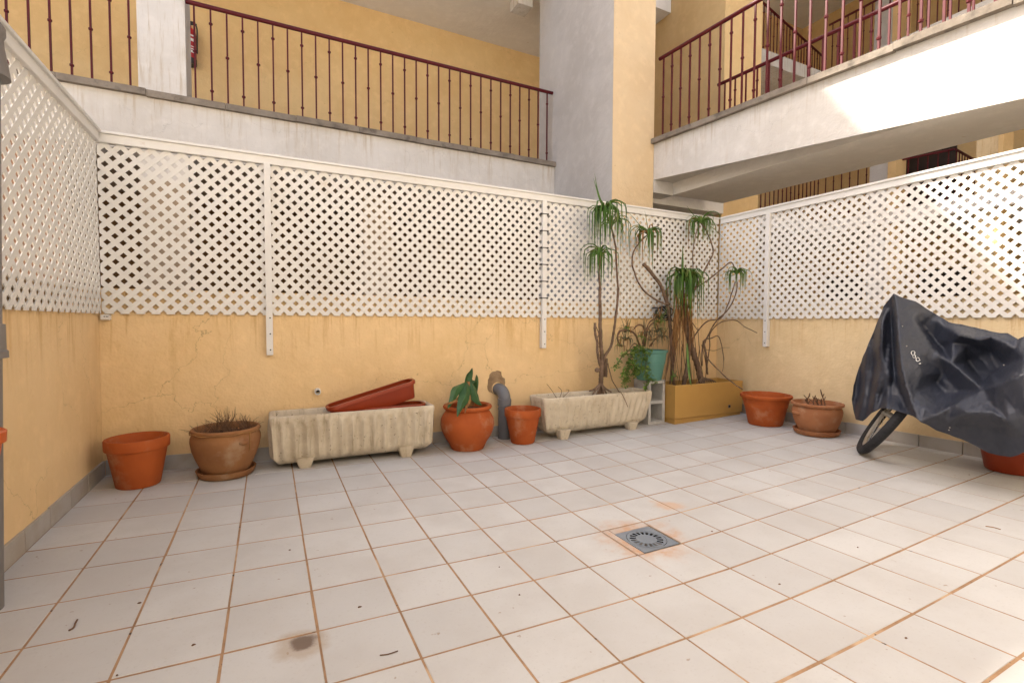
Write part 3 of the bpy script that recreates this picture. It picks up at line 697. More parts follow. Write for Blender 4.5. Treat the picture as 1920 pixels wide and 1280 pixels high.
MB().tube([ZP(500, 640, C3[1]), ZP(490, 520, C3[1]), ZP(478, 400, C3[1] - .01), ZP(480, 320, C3[1] - .01)], [.038, .034, .028, .014], 10).build('stem', M_STRAW, ag, smooth=60)
side = Vector((1, .1, 0))
yb_ = C3[1]
for P, w_ in (([(485, 330, yb_), (400, 365, yb_ - .04), (330, 420, yb_ - .08), (270, 560, yb_ - .13), (212, 680, yb_ - .16)], .026),
             ([(470, 340, yb_), (455, 400, yb_ - .06), (435, 520, yb_ - .12), (385, 640, yb_ - .17), (338, 790, yb_ - .20)], .032),
             ([(488, 320, yb_), (530, 390, yb_ - .03), (570, 500, yb_ - .06), (610, 580, yb_ - .08), (665, 640, yb_ - .09)], .03),
             ([(500, 360, yb_ + .03), (535, 300, yb_ + .06), (570, 290, yb_ + .07), (595, 360, yb_ + .08), (590, 500, yb_ + .09)], .028),
             ([(468, 380, yb_), (468, 320, yb_), (488, 250, yb_), (515, 200, yb_), (535, 140, yb_)], .022),
             ([(480, 360, yb_ + .02), (440, 380, yb_ + .06), (400, 450, yb_ + .1), (370, 540, yb_ + .12)], .024)):
    MB().strip(bez([ZP(*p) for p in P], 14), leafw(w_ * 1.25), side, .45).build('leaf', M_LEAFD, ag, smooth=80)
for P, w_ in (([(440, 460, yb_ - .03), (360, 530, yb_ - .08), (260, 590, yb_ - .14), (165, 635, yb_ - .17)], .013),
             ([(490, 440, yb_ - .03), (500, 540, yb_ - .08), (465, 640, yb_ - .15), (437, 745, yb_ - .19)], .014),
             ([(510, 440, yb_ - .02), (525, 540, yb_ - .05), (510, 620, yb_ - .06)], .018), ([(470, 430, yb_ - .03), (410, 500, yb_ - .06), (380, 600, yb_ - .08)], .016)):
    MB().strip(bez([ZP(*p) for p in P], 10), leafw(w_), side, .6).build('dry_leaf', M_STRAW, ag, smooth=80)

# ---- ribbed concrete planters
def rrect(x0, x1, y0, y1, r, n=6, per=None):
    out = []
    for cx, cy, a0 in ((x1 - r, y0 + r, -90), (x1 - r, y1 - r, 0), (x0 + r, y1 - r, 90), (x0 + r, y0 + r, 180)):
        for k in range(n + 1):
            a = math.radians(a0 + 90 * k / n); out.append((cx + r * math.cos(a), cy + r * math.sin(a)))
    if per:     # resample long runs
        o2 = []
        for i, p in enumerate(out):
            q = out[(i + 1) % len(out)]; L = math.hypot(q[0] - p[0], q[1] - p[1]); k = max(1, int(L / per))
            for j in range(k): o2.append((p[0] + (q[0] - p[0]) * j / k, p[1] + (q[1] - p[1]) * j / k))
        out = o2
    return out
def planter(x0, x1, y0, y1, h, label, ribs, rib=.019, foot=.042, round_=.03, seed=0, taper=.03):
    zf = max(fz(x0, y0), fz(x1, y0)) + .001; cx, cy = (x0 + x1) / 2, (y0 + y1) / 2
    zlow = min(fz(x0 + .2, y0), fz(x1 - .2, y0))
    t = thing('concrete_planter', (cx, cy, zlow), label, 'planter')
    z0, z1 = zlow + foot, zlow + h; base = rrect(x0, x1, y0, y1, .03, 5, .0085)
    def ring(z, ins, amp, rough=.0025):
        out = []
        for (x, y) in base:
            nx, ny = x - cx, y - cy
            fx = 1 - ins / ((x1 - x0) / 2); fy = 1 - ins / ((y1 - y0) / 2)
            X, Y = cx + nx * fx, cy + ny * fy
            long_ = abs(ny) > (y1 - y0) / 2 - .012
            ph = (x if long_ else y) - x0
            g = amp * (1 - 1.6 * abs(math.sin(math.pi * ph / ((x1 - x0) / ribs))) ** 1.5)
            if long_: Y += math.copysign(1, ny) * g
            elif abs(nx) > (x1 - x0) / 2 - .012: X += math.copysign(1, nx) * g * .6
            nn = mnoise.noise(Vector((X * 22, Y * 22, z * 22 + seed))) * rough + mnoise.noise(Vector((X * 6, Y * 6, z * 6 + seed))) * rough
            out.append((X + math.copysign(nn, nx) * .5, Y + math.copysign(nn, ny), z + nn * .4))
        return out
    H = z1 - z0; rings = [ring(z0, taper + .06, 0), ring(z0 + .004, taper + .035, rib * .1), ring(z0 + .03, taper + .012, rib * .45)]
    for k in range(1, 10):
        f = k / 10; rings.append(ring(z0 + .03 + (H - .085) * f, taper * (1 - f), rib * min(1, f * 3 + .45)))
    rings += [ring(z1 - .05, .0, rib * .6), ring(z1 - .038, -.002, rib * .1), ring(z1 - .012, -.003, 0), ring(z1 - .002, .002, 0), ring(z1, .008, 0), ring(z1 - .001, .024, 0), ring(z1 - .008, .03, 0), ring(z1 - .11, .036, 0)]
    MB().loft(rings, True, False).build('trough', M_CONC, t, smooth=60)
    c2 = [(cx + (x - cx) * (1 - .036 / ((x1 - x0) / 2)), cy + (y - cy) * (1 - .036 / ((y1 - y0) / 2))) for x, y in base]
    MB().add([(x, y, z1 - .108 + .01 * mnoise.noise(Vector((x * 9, y * 9, 0)))) for x, y in c2] + [(cx, cy, z1 - .1)], [(i, (i + 1) % len(c2), len(c2)) for i in range(len(c2))]).build('soil', M_SOIL if seed else M_CONC, t)
    for fx in (x0 + .20, x1 - .20):
        for yy in (y0 + .055, y1 - .055):
            zz = fz(fx, yy)
            MB().loft([rrect3(fx - .035, fx + .035, yy - .035, yy + .035, .012, zz), rrect3(fx - .05, fx + .05, yy - .045, yy + .045, .014, z0 + .012), rrect3(fx - .058, fx + .058, yy - .048, yy + .048, .014, z0 + .035)], True, True).build('foot', M_CONC, t, smooth=50)
    return t, z1
def rrect3(x0, x1, y0, y1, r, z, n=3): return [(x, y, z) for x, y in rrect(x0, x1, y0, y1, r, n)]
pl1, zt1 = planter(.874, 1.925, .25, .515, .352, 'ribbed concrete planter holding two red plastic window boxes', 15, taper=.010)
pl2, zt2 = planter(2.795, 3.895, .195, .455, .345, 'ribbed concrete planter with a tall bare-stemmed dracaena', 17, .008, .046, seed=3, taper=.045)

# ---- red plastic window boxes lying in the first planter
def winbox(L, W, H, M, label, mat=M_PLRED):
    t0 = M @ Vector((L / 2, 0, -H)); t = thing('window_box', t0, label, 'window box')
    def R(z, ins, lip=0):
        return [M @ Vector((x, y, z)) for x, y in rrect(ins - lip, L - ins + lip, -W / 2 + ins - lip, W / 2 - ins + lip, max(.02, .055 - ins), 6)]
    m = MB(); m.loft([R(-H, .028), R(-H + .006, .024), R(-.03, .008), R(-.022, .006)], True, False); m.loft([R(-.022, .0065), R(-.03, .009), R(-H + .01, .027), R(-H + .008, .06)], False, True)
    m.build('trough', mat, t, smooth=45)
    MB().loft([R(-.026, .007), R(-.024, -.006), R(-.004, -.007), R(0, -.004), R(0, .012), R(-.004, .0125), R(-.022, .0072)]).build('rim', mat, t, smooth=45)
    for k in range(5):
        zz = -.045 - k * .018
        a, b = M @ Vector((.05, -W / 2 + .0105 + (-zz) * .13, zz)), M @ Vector((L - .05, -W / 2 + .0105 + (-zz) * .13, zz))
        MB().tube([a, b], .0022, 5).build('groove', mat, t)
    return t
M2 = Matrix.Translation((1.265, .39, zt1 + .006))
winbox(.615, .165, .135, M2, 'red plastic window box lying flat in the ribbed planter, under the tilted one')
M1 = Matrix.Translation((1.215, .365, zt1 + .026)) @ Matrix.Rotation(math.radians(-15.0), 4, 'Y')
winbox(.60, .165, .125, M1, 'red plastic window box tilted up on its right end on top of another')

# ---- standing cinder block with green pot
bx0, bx1, byy0, byy1 = 3.93, 4.125, .285, .48; zb0 = fz(4.0, .3)
t = thing('cinder_block', (4.03, .38, zb0), 'pale cinder block standing on end beside the ochre planter', 'block')
w_ = .028; m = MB(); zz = [zb0, zb0 + w_, zb0 + .186, zb0 + .214, zb0 + .37, zb0 + .40]
m.bbox((bx0, byy0, zz[0]), (bx0 + w_, byy1, zz[5]), .003).bbox((bx1 - w_, byy0, zz[0]), (bx1, byy1, zz[5]), .003)
for a, b in ((0, 1), (2, 3), (4, 5)): m.box((bx0 + w_ - .002, byy0 + .001, zz[a] + .001), (bx1 - w_ + .002, byy1 - .001, zz[b] - .001))
m.build('shell', M_BLOCK, t); MB().box((bx0 + .01, byy1 - .03, zb0 + .01), (bx1 - .01, byy1 - .02, zz[5] - .01)).build('web', M_BLOCK, t)
CG = (4.0, .36); zg = zb0 + .4
t = thing('green_pot', (CG[0], CG[1], zg), 'sea-green plastic pot on the cinder block, overgrown with trailing leaves', 'pot')
MB().lathe([(.105, 0), (.110, .004), (.135, .15), (.139, .152), (.152, .245), (.156, .247), (.163, .262), (.163, .272), (.158, .274), (.150, .272), (.147, .25), (.001, .24)], (CG[0], CG[1], zg), 52, cap1=False).build('body', M_GREEN, t, smooth=35)
MB().lathe([(.147, .245), (.08, .255), (.001, .25)], (CG[0], CG[1], zg), 24, .08, cap0=False, cap1=False).build('soil', M_SOIL, t, smooth=60)

# ---- ochre box planter
ox0, ox1, oy0, oy1 = 4.14, 5.03, .175, .475; zo = max(fz(ox0, oy0), fz(ox1, oy0)) ; zo0 = min(fz(ox0, oy0), fz(ox1, oy1))
t = thing('box_planter', ((ox0 + ox1) / 2, (oy0 + oy1) / 2, zo0), 'long ochre box planter in the right corner with a tangled yucca', 'planter')
MB().bbox((ox0 + .012, oy0 + .012, zo0 - .004), (ox1 - .012, oy1 - .012, zo0 + .05), .003).build('plinth', M_OCHRE, t)
zt_b = zo0 + .355
def OR(z, i): return [(ox0 + i, oy0 + i, z), (ox1 - i, oy0 + i, z), (ox1 - i, oy1 - i, z), (ox0 + i, oy1 - i, z)]
MB().loft([OR(zo0 + .05, .004), OR(zo0 + .054, 0), OR(zt_b - .003, 0), OR(zt_b, .003), OR(zt_b, .018), OR(zt_b - .07, .02)], True, False).build('box', M_OCHRE, t)
MB().add([(x, y, zt_b - .055) for x, y, z in OR(0, .0185)], [(0, 1, 2, 3)]).build('soil', M_SOIL, t)
hp = onY(980 + 1488 * .2604, 540 + 850 * .2604, oy0)
MB().lathe([(.020, 0), (.020, .003), (.016, .0035), (.015, .001)], hp + Vector((0, .001, 0)), 4, M=Matrix.Rotation(math.radians(90), 3, 'X') @ Matrix.Rotation(math.radians(45), 3, 'Z')).build('plug', M_GREY, t)
MB().lathe([(.010, 0), (.010, .006)], hp, 10, M=Matrix.Rotation(math.radians(90), 3, 'X')).build('plug_stem', M_BLACK, t)

# ---- right hand pots
CRp = (4.85, -.205); zr = fz(*CRp) + .0005
o = MB().lathe([(.135, 0), (.140, .006), (.176, .18), (.178, .19), (.187, .205), (.191, .235), (.205, .237), (.211, .245), (.211, .262), (.205, .268), (.192, .268), (.186, .255), (.176, .16), (.001, .15)], (*CRp, zr), 56, .006, cap1=False).build('plastic_pot', M_TERRA, base=(*CRp, zr), smooth=38)
tag(o, 'wide red-brown plastic pot with a broad rim, in front of the ochre planter', 'pot')
C5 = (4.875, -.645); z5 = saucer(C5, .168, M_TERRAD, 'terracotta saucer under the handled pot by the right wall')
t5 = thing('handled_pot', (*C5, z5), 'brown handled clay pot with dead stems, by the right wall', 'pot')
MB().lathe([(.118, 0), (.123, .006), (.145, .05), (.165, .10), (.177, .15), (.180, .18), (.174, .20), (.168, .21), (.172, .218), (.186, .226), (.189, .238), (.184, .246), (.170, .246), (.164, .235), (.162, .21), (.001, .20)], (*C5, z5), 60, .015, cap1=False, seed=6).build('body', M_TERRAD, t5, smooth=45)
lug(t5, C5, z5 + .165, math.radians(-20), .176, M_TERRAD); lug(t5, C5, z5 + .165, math.radians(160), .176, M_TERRAD)
MB().lathe([(.163, .205), (.09, .215), (.001, .21)], (*C5, z5), 26, .07, cap0=False, cap1=False).build('soil', M_SOIL, t5, smooth=60)
ds = thing('dead_stems', (*C5, z5 + .2), 'short dead woody stems in the handled pot', 'plant')
rg = random.Random(8)
for dx, dy, h in ((-.05, .0, .12), (-.02, -.03, .09), (.0, .02, .10), (.05, .0, .15), (.03, -.02, .08), (-.07, .02, .07)):
    p = Vector((C5[0] + dx * .8, C5[1] - dx * .6 + dy, z5 + .2)); q = [p]
    for i in range(5): q.append(q[-1] + Vector((rg.uniform(-.012, .012), rg.uniform(-.012, .012), h / 5)))
    mb = MB(); mb.tube(q, [.006, .005, .0048, .0045, .006, .004], 6)
    for i in range(2): b_ = q[2 + i]; mb.tube([b_, b_ + Vector((rg.uniform(-.03, .03), rg.uniform(-.03, .03), .03))], [.004, .003], 5)
    mb.build('stem', M_TWIG, ds, smooth=60)
CU_ = (4.91, -1.80); zu = fz(*CU_) + .0005
o = MB().lathe(potprof(.155, .12, .16, .03), (*CU_, zu), 48, .006, cap1=False).build('plastic_pot', M_PLRED, base=(*CU_, zu), smooth=38); tag(o, 'dark red plastic pot tucked under the bicycle cover', 'pot')
# orange pot hooked on the downpipe, mostly out of the picture
v = ray(-96, 780); P = CAM + v * ((.15 - CAM.x) / v.x)
t = thing('hanging_pot', (P.x, P.y, .53), 'bright orange plastic pot hooked on the downpipe at the left edge', 'pot')
MB().lathe([(.07, 0), (.074, .005), (.092, .13), (.100, .132), (.102, .16), (.098, .163), (.088, .16), (.07, .04), (.001, .03)], (P.x, P.y, .53), 40, cap1=False).build('body', M_PLORG, t, smooth=38)
MB().tube([(P.x, P.y + .095, .66), (bx + .03, by - .04, .69)], .006, 6).build('hook', M_GREYL, t)
# fire extinguisher on the gallery
ex, ey, ez = .035, 4.38, 4.215
t = thing('fire_extinguisher', (ex, ey, ez), 'red fire extinguisher hung on the gallery wall beside the white pillar', 'extinguisher')
MB().lathe([(.07, .06), (.075, .07), (.075, .38), (.068, .42), (.045, .45), (.028, .465), (.028, .48)], (ex, ey, ez), 28).build('cylinder', M_REDEXT, t, smooth=45)
MB().lathe([(.077, 0), (.078, .004), (.078, .07), (.075, .072)], (ex, ey, ez), 28).build('boot', M_TIE, t, smooth=45)
MB().box((ex - .02, ey - .02, ez + .478), (ex + .02, ey + .02, ez + .51)).box((ex - .02, ey - .012, ez + .51), (ex + .085, ey + .012, ez + .522)).box((ex - .02, ey - .012, ez + .528), (ex + .07, ey + .012, ez + .54)).build('valve', M_TIE, t)
MB().tube(bez([(ex + .02, ey - .01, ez + .495), (ex + .07, ey - .02, ez + .50), (ex + .088, ey - .02, ez + .44), (ex + .086, ey - .02, ez + .3), (ex + .084, ey - .02, ez + .15)], 14), .009, 8).build('hose', M_TIE, t, smooth=60)
for z, hh, a0, a1 in ((.33, .02, -1.9, -.4), (.27, .035, -1.8, -.5), (.2, .012, -1.9, -.4), (.17, .012, -1.9, -.4), (.13, .03, -1.8, -.6)):
    m = MB(); m.loft([[(ex + .0757 * math.cos(a0 + (a1 - a0) * k / 8), ey + .0757 * math.sin(a0 + (a1 - a0) * k / 8), ez + zz) for k in range(9)] for zz in (z, z + hh)], closed=False); m.build('label_print', M_WHITEP, t)
MB().box((ex - .03, ey + .06, ez + .3), (ex + .03, 4.479, ez + .36)).build('bracket', M_TIE, t)
# ================================================================== PLANTS
def Q5(zx, zy, Y): return onY(980 + zx * .26042, 320 + zy * .26042, Y)
def Q6(zx, zy, Y): return onY(980 + zx * .26042, 540 + zy * .26042, Y)
def stem(par, pts, r0, r1, mat=M_BARK, name='stem', n=7, jit=.004, seed=0):
    P = bez(pts, max(16, len(pts) * 11)); m_ = len(P)
    P = [p + Vector((mnoise.noise(p * 14 + Vector((seed, 0, 0))), mnoise.noise(p * 14 + Vector((0, seed + 5, 0))), 0)) * jit for p in P]
    rad = [(r0 + (r1 - r0) * i / (m_ - 1)) * (1 + .16 * mnoise.noise(p * 40) + (.09 if i % 3 == 0 else -.03)) for i, p in enumerate(P)]
    return MB().tube(P, rad, n).build(name, mat, par, smooth=70)
def tuft(par, crown, n, L, rg, mats=(M_LEAF,), droop=1.0, w_=.0065, up=3, brown=.0, extra=()):
    crown = Vector(crown); m = MB(); mb = MB()
    if L > .2 and w_ < .012: n = int(n * .62); w_ *= 1.3
    for k in range(n):
        a = rg.uniform(0, 2 * math.pi); l = L * rg.uniform(.75, 1.3)
        rate = rg.uniform(20, 62)
        hd = Vector((math.cos(a), math.sin(a), 0)); p = crown + hd * .008; q = [p]
        ang = math.radians(rg.uniform(40, 86)) if k >= up else math.radians(rg.uniform(70, 88))
        steps = 9
        for i in range(steps):
            q.append(q[-1] + (hd * math.cos(ang) * (1 if ang > -1.0 else .5) + Vector((0, 0, math.sin(ang)))) * l / steps)
            if k >= up: ang = max(math.radians(-88 + rg.uniform(-3, 3)), ang - droop * math.radians(rate * rg.uniform(.8, 1.2)))
            else: ang -= math.radians(rg.uniform(-2, 6))
        wd = w_ * rg.uniform(.7, 1.15); (mb if rg.random() < brown else m).strip(q, (lambda f, wd=wd: wd * (min(1, .5 + f * 3)) * max(.03, (1 - f) ** .75)), None, .5)
    for E_, wd in extra: m.strip(bez(E_, 10), (lambda f, wd=wd: wd * max(.05, 1 - f ** 1.6)), None, .5)
    m.build('leaf_tuft', mats[0], par, smooth=80)
    if mb.v: mb.build('dry_leaf_tuft', M_STRAW, par, smooth=80)
rg = random.Random(21)
# dracaena in the second concrete planter
YA = .335; zs = zt2 - .1
da = thing('dracaena', Q6(560, 790, YA), 'tall dracaena with two thin stems and drooping green tufts in the concrete planter', 'plant')
stem(da, [Q6(560, 820, YA), Q6(562, 700, YA), Q6(565, 600, YA), Q6(570, 500, YA), Q6(562, 380, YA), Q6(558, 200, YA), Q6(556, 0, YA), Q5(562, 860, YA), Q5(550, 760, YA), Q5(560, 612, YA)], .024, .0075, seed=1, n=10)
stem(da, [Q6(575, 640, YA + .005), Q6(590, 500, YA), Q6(635, 420, YA), Q6(655, 320, YA), Q6(680, 120, YA), Q6(690, 0, YA), Q5(690, 850, YA), Q5(676, 700, YA), Q5(668, 540, YA), Q5(630, 380, YA), Q5(592, 300, YA)], .013, .007, seed=2)
stem(da, [Q6(560, 560, YA), Q6(540, 470, YA - .01), Q6(535, 380, YA - .01), Q6(522, 330, YA - .01), Q6(520, 250, YA - .01)], .013, .011, seed=3)
stem(da, [Q6(533, 360, YA - .01), Q6(548, 330, YA - .01), Q6(526, 270, YA - .012)], .006, .003, seed=4)
stem(da, [Q6(596, 640, YA), Q6(600, 560, YA), Q6(606, 505, YA)], .018, .010, seed=5)
MB().lathe([(.012, -.018), (.022, -.008), (.022, .008), (.012, .018)], Q6(537, 590, YA - .022), 8).build('knot', M_BARK, da, smooth=60)
for k, (x, y) in enumerate(((500, 770), (530, 775), (610, 770), (640, 750), (590, 790), (480, 740))): stem(da, [Q6(562, 690, YA - .02), Q6((562 + x) / 2, 725, YA - .04), Q6(x, y, YA - .05 - .01 * (k % 2))], .011, .006, seed=6 + k)
stem(da, [Q6(615, 540, YA - .03), Q6(640, 650, YA - .05), Q6(690, 740, YA - .10), Q6(715, 760, YA - .155), Q6(760, 855, YA - .165)], .005, .003, M_TWIG, 'dry_twig', seed=14)
for k in range(3):
    x = 180 + k * 55 + rg.uniform(-10, 10); stem(da, [Q6(250 + k * 14, 800, YA - .03), Q6(x + 40, 740, YA - .03), Q6(x + 20 * math.sin(k), 690 + (k % 3) * 20, YA - .03)], .0026, .0016, M_TWIG, 'dry_twig', n=4, seed=20 + k)
tuft(da, Q5(592, 300, YA), 74, .40, rg, up=0, w_=.0085, extra=(([Q5(595, 300, YA), Q5(560, 220, YA), Q5(535, 130, YA), Q5(518, 20, YA)], .013), ([Q5(590, 290, YA), Q5(550, 200, YA), Q5(530, 130, YA), Q5(508, 50, YA)], .011),
     ([Q5(600, 300, YA), Q5(680, 300, YA), Q5(740, 350, YA - .03), Q5(775, 420, YA - .04)], .005), ([Q5(600, 300, YA), Q5(660, 320, YA), Q5(720, 420, YA - .05), Q5(748, 520, YA - .05)], .006)))
tuft(da, Q5(560, 612, YA), 50, .33, rg, up=0, w_=.0085, extra=(([Q5(560, 610, YA), Q5(530, 560, YA), Q5(520, 500, YA), Q5(545, 430, YA)], .005), ([Q5(565, 610, YA), Q5(620, 650, YA), Q5(665, 720, YA)], .005)))
tuft(da, Q5(640, 400, YA + .01), 22, .36, rg, up=0, w_=.0075)

# yucca in the ochre box
YY = .33
yu = thing('yucca', Q6(1290, 690, YY), 'tangled yucca with bare arching stems, dead leaf skirt and green tufts in the ochre box', 'plant')
for P, a, b in (([Q6(1300, 720, YY), Q6(1260, 560, YY), Q6(1215, 420, YY), Q6(1170, 260, YY), Q6(1150, 80, YY), Q5(1150, 860, YY)], .030, .022),
                ([Q6(1090, 700, YY + .04), Q6(1075, 500, YY + .04), Q6(1060, 250, YY + .04), Q5(1050, 1000, YY + .03), Q5(1000, 840, YY + .03), Q5(930, 740, YY + .02), Q5(870, 672, YY + .02)], .014, .017),
                ([Q6(1160, 700, YY - .02), Q6(1190, 520, YY - .02), Q6(1200, 330, YY - .01), Q6(1160, 120, YY)], .022, .014),
                ([Q6(1060, 690, YY + .05), Q6(1090, 420, YY + .05), Q6(1050, 200, YY + .06), Q6(1040, 0, YY + .05)], .009, .007)):
    stem(yu, P, a, b, seed=30 + len(P), n=9)
thin = [([Q5(1060, 960, YY), Q5(1000, 950, YY), Q5(870, 860, YY), Q5(800, 720, YY), Q5(790, 620, YY), Q5(830, 530, YY), Q5(905, 455, YY)], .009, .006),
        ([Q5(1180, 900, YY), Q5(1240, 850, YY), Q5(1290, 750, YY), Q5(1350, 640, YY), Q5(1372, 570, YY), Q5(1330, 450, YY), Q5(1285, 378, YY)], .010, .006),
        ([Q5(1210, 860, YY), Q5(1225, 730, YY), Q5(1225, 600, YY), Q5(1240, 500, YY), Q5(1262, 400, YY)], .006, .004),
        ([Q5(1225, 855, YY - .02), Q5(1330, 790, YY - .05), Q5(1430, 710, YY - .12), Q5(1502, 660, YY - .18), Q5(1535, 740, YY - .22)], .008, .005),
        ([Q6(1300, 420, YY), Q6(1340, 330, YY), Q6(1400, 230, YY - .06), Q5(1470, 1010, YY - .15), Q5(1530, 900, YY - .2), Q5(1545, 800, YY - .22)], .007, .005),
        ([Q6(1215, 420, YY), Q6(1240, 340, YY), Q6(1330, 240, YY - .05), Q5(1430, 1060, YY - .12), Q5(1490, 930, YY - .18), Q5(1530, 800, YY - .22)], .007, .005),
        ([Q6(1320, 600, YY), Q6(1345, 430, YY), Q6(1350, 330, YY - .03), Q6(1420, 250, YY - .1), Q6(1530, 232, YY - .2), Q6(1600, 280, YY - .26), Q6(1690, 322, YY - .3)], .006, .003),
        ([Q6(1290, 560, YY), Q6(1300, 390, YY), Q6(1360, 360, YY - .04), Q6(1410, 350, YY - .06), Q6(1440, 450, YY - .07), Q6(1448, 540, YY - .07), Q6(1436, 600, YY - .07)], .007, .003),
        ([Q6(1300, 400, YY), Q6(1330, 500, YY - .06), Q6(1430, 610, YY - .2), Q6(1500, 670, YY - .36), Q6(1580, 728, YY - .5)], .006, .005),
        ([Q6(1310, 440, YY), Q6(1380, 450, YY - .05), Q6(1440, 430, YY - .08), Q6(1490, 428, YY - .1)], .003, .002),
        ([Q6(1190, 200, YY), Q6(1230, 260, YY - .03), Q6(1265, 310, YY - .04)], .005, .003),
        ([Q6(1330, 620, YY), Q6(1320, 480, YY - .02), Q6(1300, 380, YY - .02)], .010, .009)]
for k, (P, a, b) in enumerate(thin): stem(yu, P, a, b, seed=50 + k)
for k in range(9): stem(yu, [Q6(1290, 640, YY - .02), Q6(1270 + k * 14, 670, YY - .04), Q6(1240 + k * 20, 705, YY - .05 - .012 * (k % 3))], .007, .003, seed=70 + k)
tuft(yu, Q5(905, 460, YY), 42, .36, rg, up=0, w_=.0085, brown=.25, extra=(([Q5(905, 455, YY), Q5(840, 390, YY), Q5(790, 330, YY), Q5(745, 288, YY)], .005), ([Q5(905, 455, YY), Q5(895, 380, YY), Q5(878, 285, YY)], .005), ([Q5(905, 455, YY), Q5(960, 450, YY - .03), Q5(1030, 490, YY - .05)], .004), ([Q5(900, 465, YY), Q5(850, 500, YY - .02), Q5(800, 640, YY - .03)], .004), ([Q5(900, 470, YY), Q5(880, 540, YY - .02), Q5(868, 640, YY - .03)], .005)))
tuft(yu, Q5(1285, 378, YY), 46, .31, rg, up=0, w_=.0085, brown=.04, extra=(([Q5(1285, 378, YY), Q5(1240, 330, YY), Q5(1205, 290, YY), Q5(1180, 250, YY)], .006), ([Q5(1290, 378, YY), Q5(1350, 400, YY - .04), Q5(1410, 450, YY - .08), Q5(1475, 515, YY - .1)], .004), ([Q5(1285, 375, YY), Q5(1300, 310, YY - .02), Q5(1340, 285, YY - .04), Q5(1400, 310, YY - .06)], .0025), ([Q5(1285, 378, YY), Q5(1210, 325, YY - .03), Q5(1170, 360, YY - .05)], .0035)))
tuft(yu, Q5(1540, 745, YY - .22), 34, .24, rg, up=0, w_=.0075, brown=.1, extra=(([Q5(1540, 745, YY - .22), Q5(1545, 690, YY - .22), Q5(1542, 625, YY - .22)], .003), ([Q5(1535, 745, YY - .22), Q5(1480, 770, YY - .24), Q5(1420, 815, YY - .26)], .004)))
for cx, cy, n in ((1150, 740, 16), (1225, 755, 20), (1165, 790, 40)): tuft(yu, Q5(cx, cy, YY - .03), n, .48 if n > 20 else .34, rg, up=1 if n < 20 else 0, w_=.012, droop=1.5, brown=.0)
# dead leaf skirt hanging from the crown
mb = MB()
for k in range(64):
    x0 = rg.uniform(1095, 1215); y0 = rg.uniform(880, 1060); l = rg.uniform(.12, .48); p = Q5(x0, y0, YY + rg.uniform(-.07, .03)); q = [p]
    dx = (x0 - 1150) / 1150 * rg.uniform(.2, 1.6)
    for i in range(6): q.append(q[-1] + Vector((dx * .06 + rg.uniform(-.008, .008), rg.uniform(-.008, .004), -l / 6)))
    mb.strip(q, (lambda f, w_=rg.uniform(.005, .010): w_ * max(.1, 1 - f ** 2)), None, .6)
mb.build('dead_leaf_skirt', M_STRAW, yu, smooth=80)
mb = MB()
for k in range(26):
    x0 = rg.uniform(1050, 1290); p = Q6(x0, rg.uniform(280, 430), YY + rg.uniform(-.05, .05)); e = Q6(x0 + rg.uniform(-60, 60), 690, YY + rg.uniform(-.06, .04))
    mid = (p + e) / 2 + Vector((rg.uniform(-.03, .03), rg.uniform(-.03, .02), 0)); mb.tube(bez([p, mid, e], 6), [.004] * 4 + [.003] * 3, 4)
mb.build('dead_stalks', M_TWIG, yu)
m = MB(); m.strip(bez([Q6(1185, 400, YY - .06), Q6(1195, 520, YY - .10), Q6(1205, 640, YY - .14), Q6(1215, 705, YY - .165)], 10), leafw(.016), Vector((1, 0, 0)), .4); m.build('leaf', M_LEAF, yu, smooth=80)
m = MB(); tuft(yu, Q6(1090, 640, YY - .05), 8, .07, rg, (M_VINE,), up=2, w_=.010)

# trailing plants in the green pot
gp = thing('trailing_plant', (CG[0], CG[1], zg + .25), 'trailing leafy plants with curly dry stems spilling from the green pot', 'plant')
def QV(zx, zy, Y): return onY(1130 + zx / 7.111, 560 + zy / 7.111, Y)
yv = CG[1]
arches = [([(540, 640, yv), (560, 480, yv), (540, 370, yv - .03), (470, 350, yv - .06), (420, 400, yv - .08)], .010), ([(500, 640, yv), (430, 470, yv - .06), (320, 420, yv - .10), (230, 435, yv - .12), (200, 500, yv - .13), (220, 590, yv - .13), (260, 640, yv - .13)], .010),
          ([(560, 640, yv), (600, 420, yv), (660, 330, yv), (720, 340, yv), (740, 420, yv)], .008), ([(530, 600, yv), (600, 360, yv + .03), (680, 270, yv + .03), (760, 230, yv + .03)], .007), ([(500, 650, yv), (420, 600, yv - .1), (330, 710, yv - .14), (240, 800, yv - .15), (180, 900, yv - .15)], .006),
          ([(620, 640, yv), (700, 540, yv), (780, 470, yv), (850, 430, yv)], .005), ([(640, 640, yv), (720, 520, yv - .03), (800, 500, yv - .04), (830, 560, yv - .04)], .005)]
for k, (P, r) in enumerate(arches): stem(gp, [QV(*p) for p in P], r, r * .6, M_TWIG, 'stem', 6, seed=90 + k)
for (x, y, n, L, mt) in ((340, 395, 14, .10, M_VINE), (300, 560, 26, .13, M_GREYL2), (230, 640, 16, .12, M_VINE), (770, 250, 24, .15, M_GREYL2), (720, 450, 26, .16, M_GREYL2), (640, 560, 18, .13, M_GREYL2), (800, 520, 20, .12, M_GREYL2), (520, 520, 12, .10, M_VINE), (760, 330, 18, .14, M_VINE), (560, 470, 14, .14, M_GREYL2), (300, 450, 16, .14, M_GREYL2)):
    tuft(gp, QV(x, y, yv - .03 - .05 * (x < 400)), n, L, rg, (mt,), up=4, w_=.0055, droop=.7, brown=.3)
mv = MB(); mw = MB()
